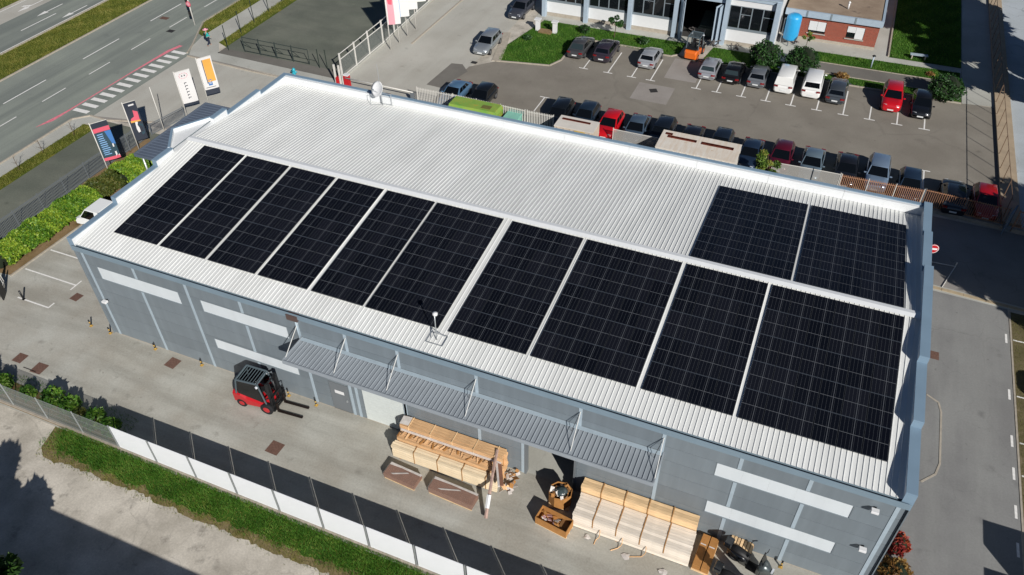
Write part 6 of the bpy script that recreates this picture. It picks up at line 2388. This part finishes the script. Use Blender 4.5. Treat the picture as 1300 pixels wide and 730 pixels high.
tree(57.3, 56.2, 13.0, 4.0, 'tall tree in the storage yard casting shade on the lawn, out of frame', n=12000, size=.32, group=G4, trunk=.35)
tree(58.6, 62.5, 13.0, 4.2, 'dense tree in the storage yard beside the boundary wall, out of frame', n=12000, size=.32, group=G4, trunk=.35)
tree(57.9, 51.3, 9.5, 3.2, 'tree at the near end of the storage yard row, out of frame', n=8000, size=.28, group=G4, trunk=.3)
tree(63.0, 54.5, 14.0, 4.2, 'tallest tree in the storage yard, out of frame', n=11000, size=.34, group=G4, trunk=.35)
tree(8.8, -17.5, 6.5, 2.0, 'tree at the corner of the neighbouring house, out of frame', n=5000, size=.22, group='trees by the neighbouring house', trunk=.2)
tree(5.5, -20.0, 7.0, 2.4, 'tree left of the neighbouring house, out of frame', n=6000, size=.22, group='trees by the neighbouring house', trunk=.2)

# grass: blades nobody could count
def turf(name, n, inside, h, w, m, box_, z=.0, dens=None):
    X = rng.uniform(box_[0], box_[1], n)
    Y = rng.uniform(box_[2], box_[3], n)
    k = inside(X, Y)
    if dens is not None:
        k &= rng.uniform(0, 1, n) < dens(X, Y)
    X, Y = X[k], Y[k]
    P = blades(X, Y, h, w)
    P[:, :, 2] += z
    tone = np.clip(.45+.35*nz2(X, Y, .9, 2)+.2*rng.normal(size=len(X)), 0, 1)
    return stuff(quads(name, P, M[m], tone))
def poly_in(pts):
    def f(X, Y):
        c = np.zeros(len(X), bool)
        n = len(pts)
        for i in range(n):
            (x0, y0), (x1, y1) = pts[i], pts[(i+1) % n]
            if y0 == y1:
                continue
            q = ((y0 > Y) != (y1 > Y)) & (X < (x1-x0)*(Y-y0)/(y1-y0)+x0)
            c ^= q
        return c
    return f
def bank(X, Y):
    e = -8.62+.16*nz2(X, Y*0, 2.1)+.10*nz2(X, Y*0, 5.3, 3)+rng.normal(0, .10, len(X))
    return (Y > e) & (Y < -7.1) & (X > 2.7+.4*rng.normal(size=len(X)))
turf('bank_grass', 60000, bank, .17, .012, 'grass', (2, 34, -9.2, -7.1), .004, lambda X, Y: np.clip(.75+.65*nz2(X, Y, .9)+(Y+8.0)*.45, .05, 1))
turf('bank_grass', 16000, lambda X, Y: (Y > -9.05+rng.normal(0, .13, len(X))) & (X > 2.4), .12, .012, 'grass_dry', (2, 34, -9.6, -7.1), .004)
turf('lawn_grass', 42000, poly_in([(7.3, 43.9), (9.2, 44.2), (12.3, 44.8), (12.9, 46.1), (12.9, 51.5), (22.9, 51.0), (23.5, 51.6), (23.6, 54.2), (8.2, 54.2), (6.9, 47)]), .16, .018, 'grass', (6, 24, 43, 54.5), .024)
turf('lawn_grass', 16000, poly_in([(26, 51), (49.2, 51.3), (49.2, 52.2), (47, 52.6), (36.2, 52.5), (34.5, 53.3), (30.2, 54.3), (26.4, 54.3)]), .14, .018, 'grass', (25, 50, 50.8, 54.5), .024)
turf('lawn_grass', 14000, poly_in([(33.6, 55.1), (49.1, 55.3), (49.1, 57.3), (34.2, 57.1)]), .14, .018, 'grass', (33, 50, 55, 57.4), .024)
turf('lawn_grass', 30000, lambda X, Y: Y > 0, .16, .02, 'grass', (42.9, 49.2, 58.6, 82), .024)
turf('median_grass', 40000, lambda X, Y: Y > -999, .16, .022, 'grass_dry', (-40.0, -35.7, 14, 62), .012)
turf('verge_grass', 16000, poly_in([(-21.8, -6), (-20.5, -6), (-20.5, 19), (-21.8, 19)]), .16, .02, 'grass_dry', (-22, -20.4, -6, 19.2), .012)
turf('verge_grass', 14000, poly_in([(-21.1, 37.1), (-19.9, 36.6), (-20.6, 62), (-21.9, 62)]), .18, .02, 'grass_dry', (-22, -19.7, 36, 62), .02)
turf('verge_grass', 16000, poly_in([(-23.8, 37.8), (-23.9, 62), (-26.2, 62), (-25.8, 40.6), (-24.6, 38.2)]), .2, .02, 'grass_dry', (-26.3, -23.7, 37, 62), .02)
turf('verge_grass', 16000, lambda X, Y: Y > 0, .2, .03, 'grass_dry', (-60, -49.9, 30, 55), .012)
turf('paver_grass', 9000, lambda X, Y: Y > -99, .06, .015, 'grass_dry', (52.3, 56, 0, 23), .008)
turf('yard_weeds', 3500, lambda X, Y: (np.abs(Y+5.9+.2*np.sin(X)) < .8), .16, .014, 'grass', (-9, 6.2, -7, -4.9), .008)
# weedy patches on the bare verge
for i, (x, y, r, lab) in enumerate(((-21.4, 14.2, .35, 'bare leafless sapling on the verge beside the zebra crossing'), (-21.3, 11.6, .3, 'second bare leafless sapling on the verge farther down'), (-21.2, 17.4, .3, 'bare leafless sapling at the street corner'))):
    t = thing('sapling', lab, 'sapling', (x, y, .012), 0, 'bare saplings on the verge')
    bm = BM()
    tube(bm, (0, 0, 0), (0, 0, 1.3), .03, 5, .015)
    for k in range(7):
        a = rng.uniform(0, 6.28)
        z = rng.uniform(.4, 1.2)
        tube(bm, (0, 0, z), (r*math.cos(a), r*math.sin(a), z+.3), .012, 4, .005)
    obj('stem', bm, M['bark'], t)
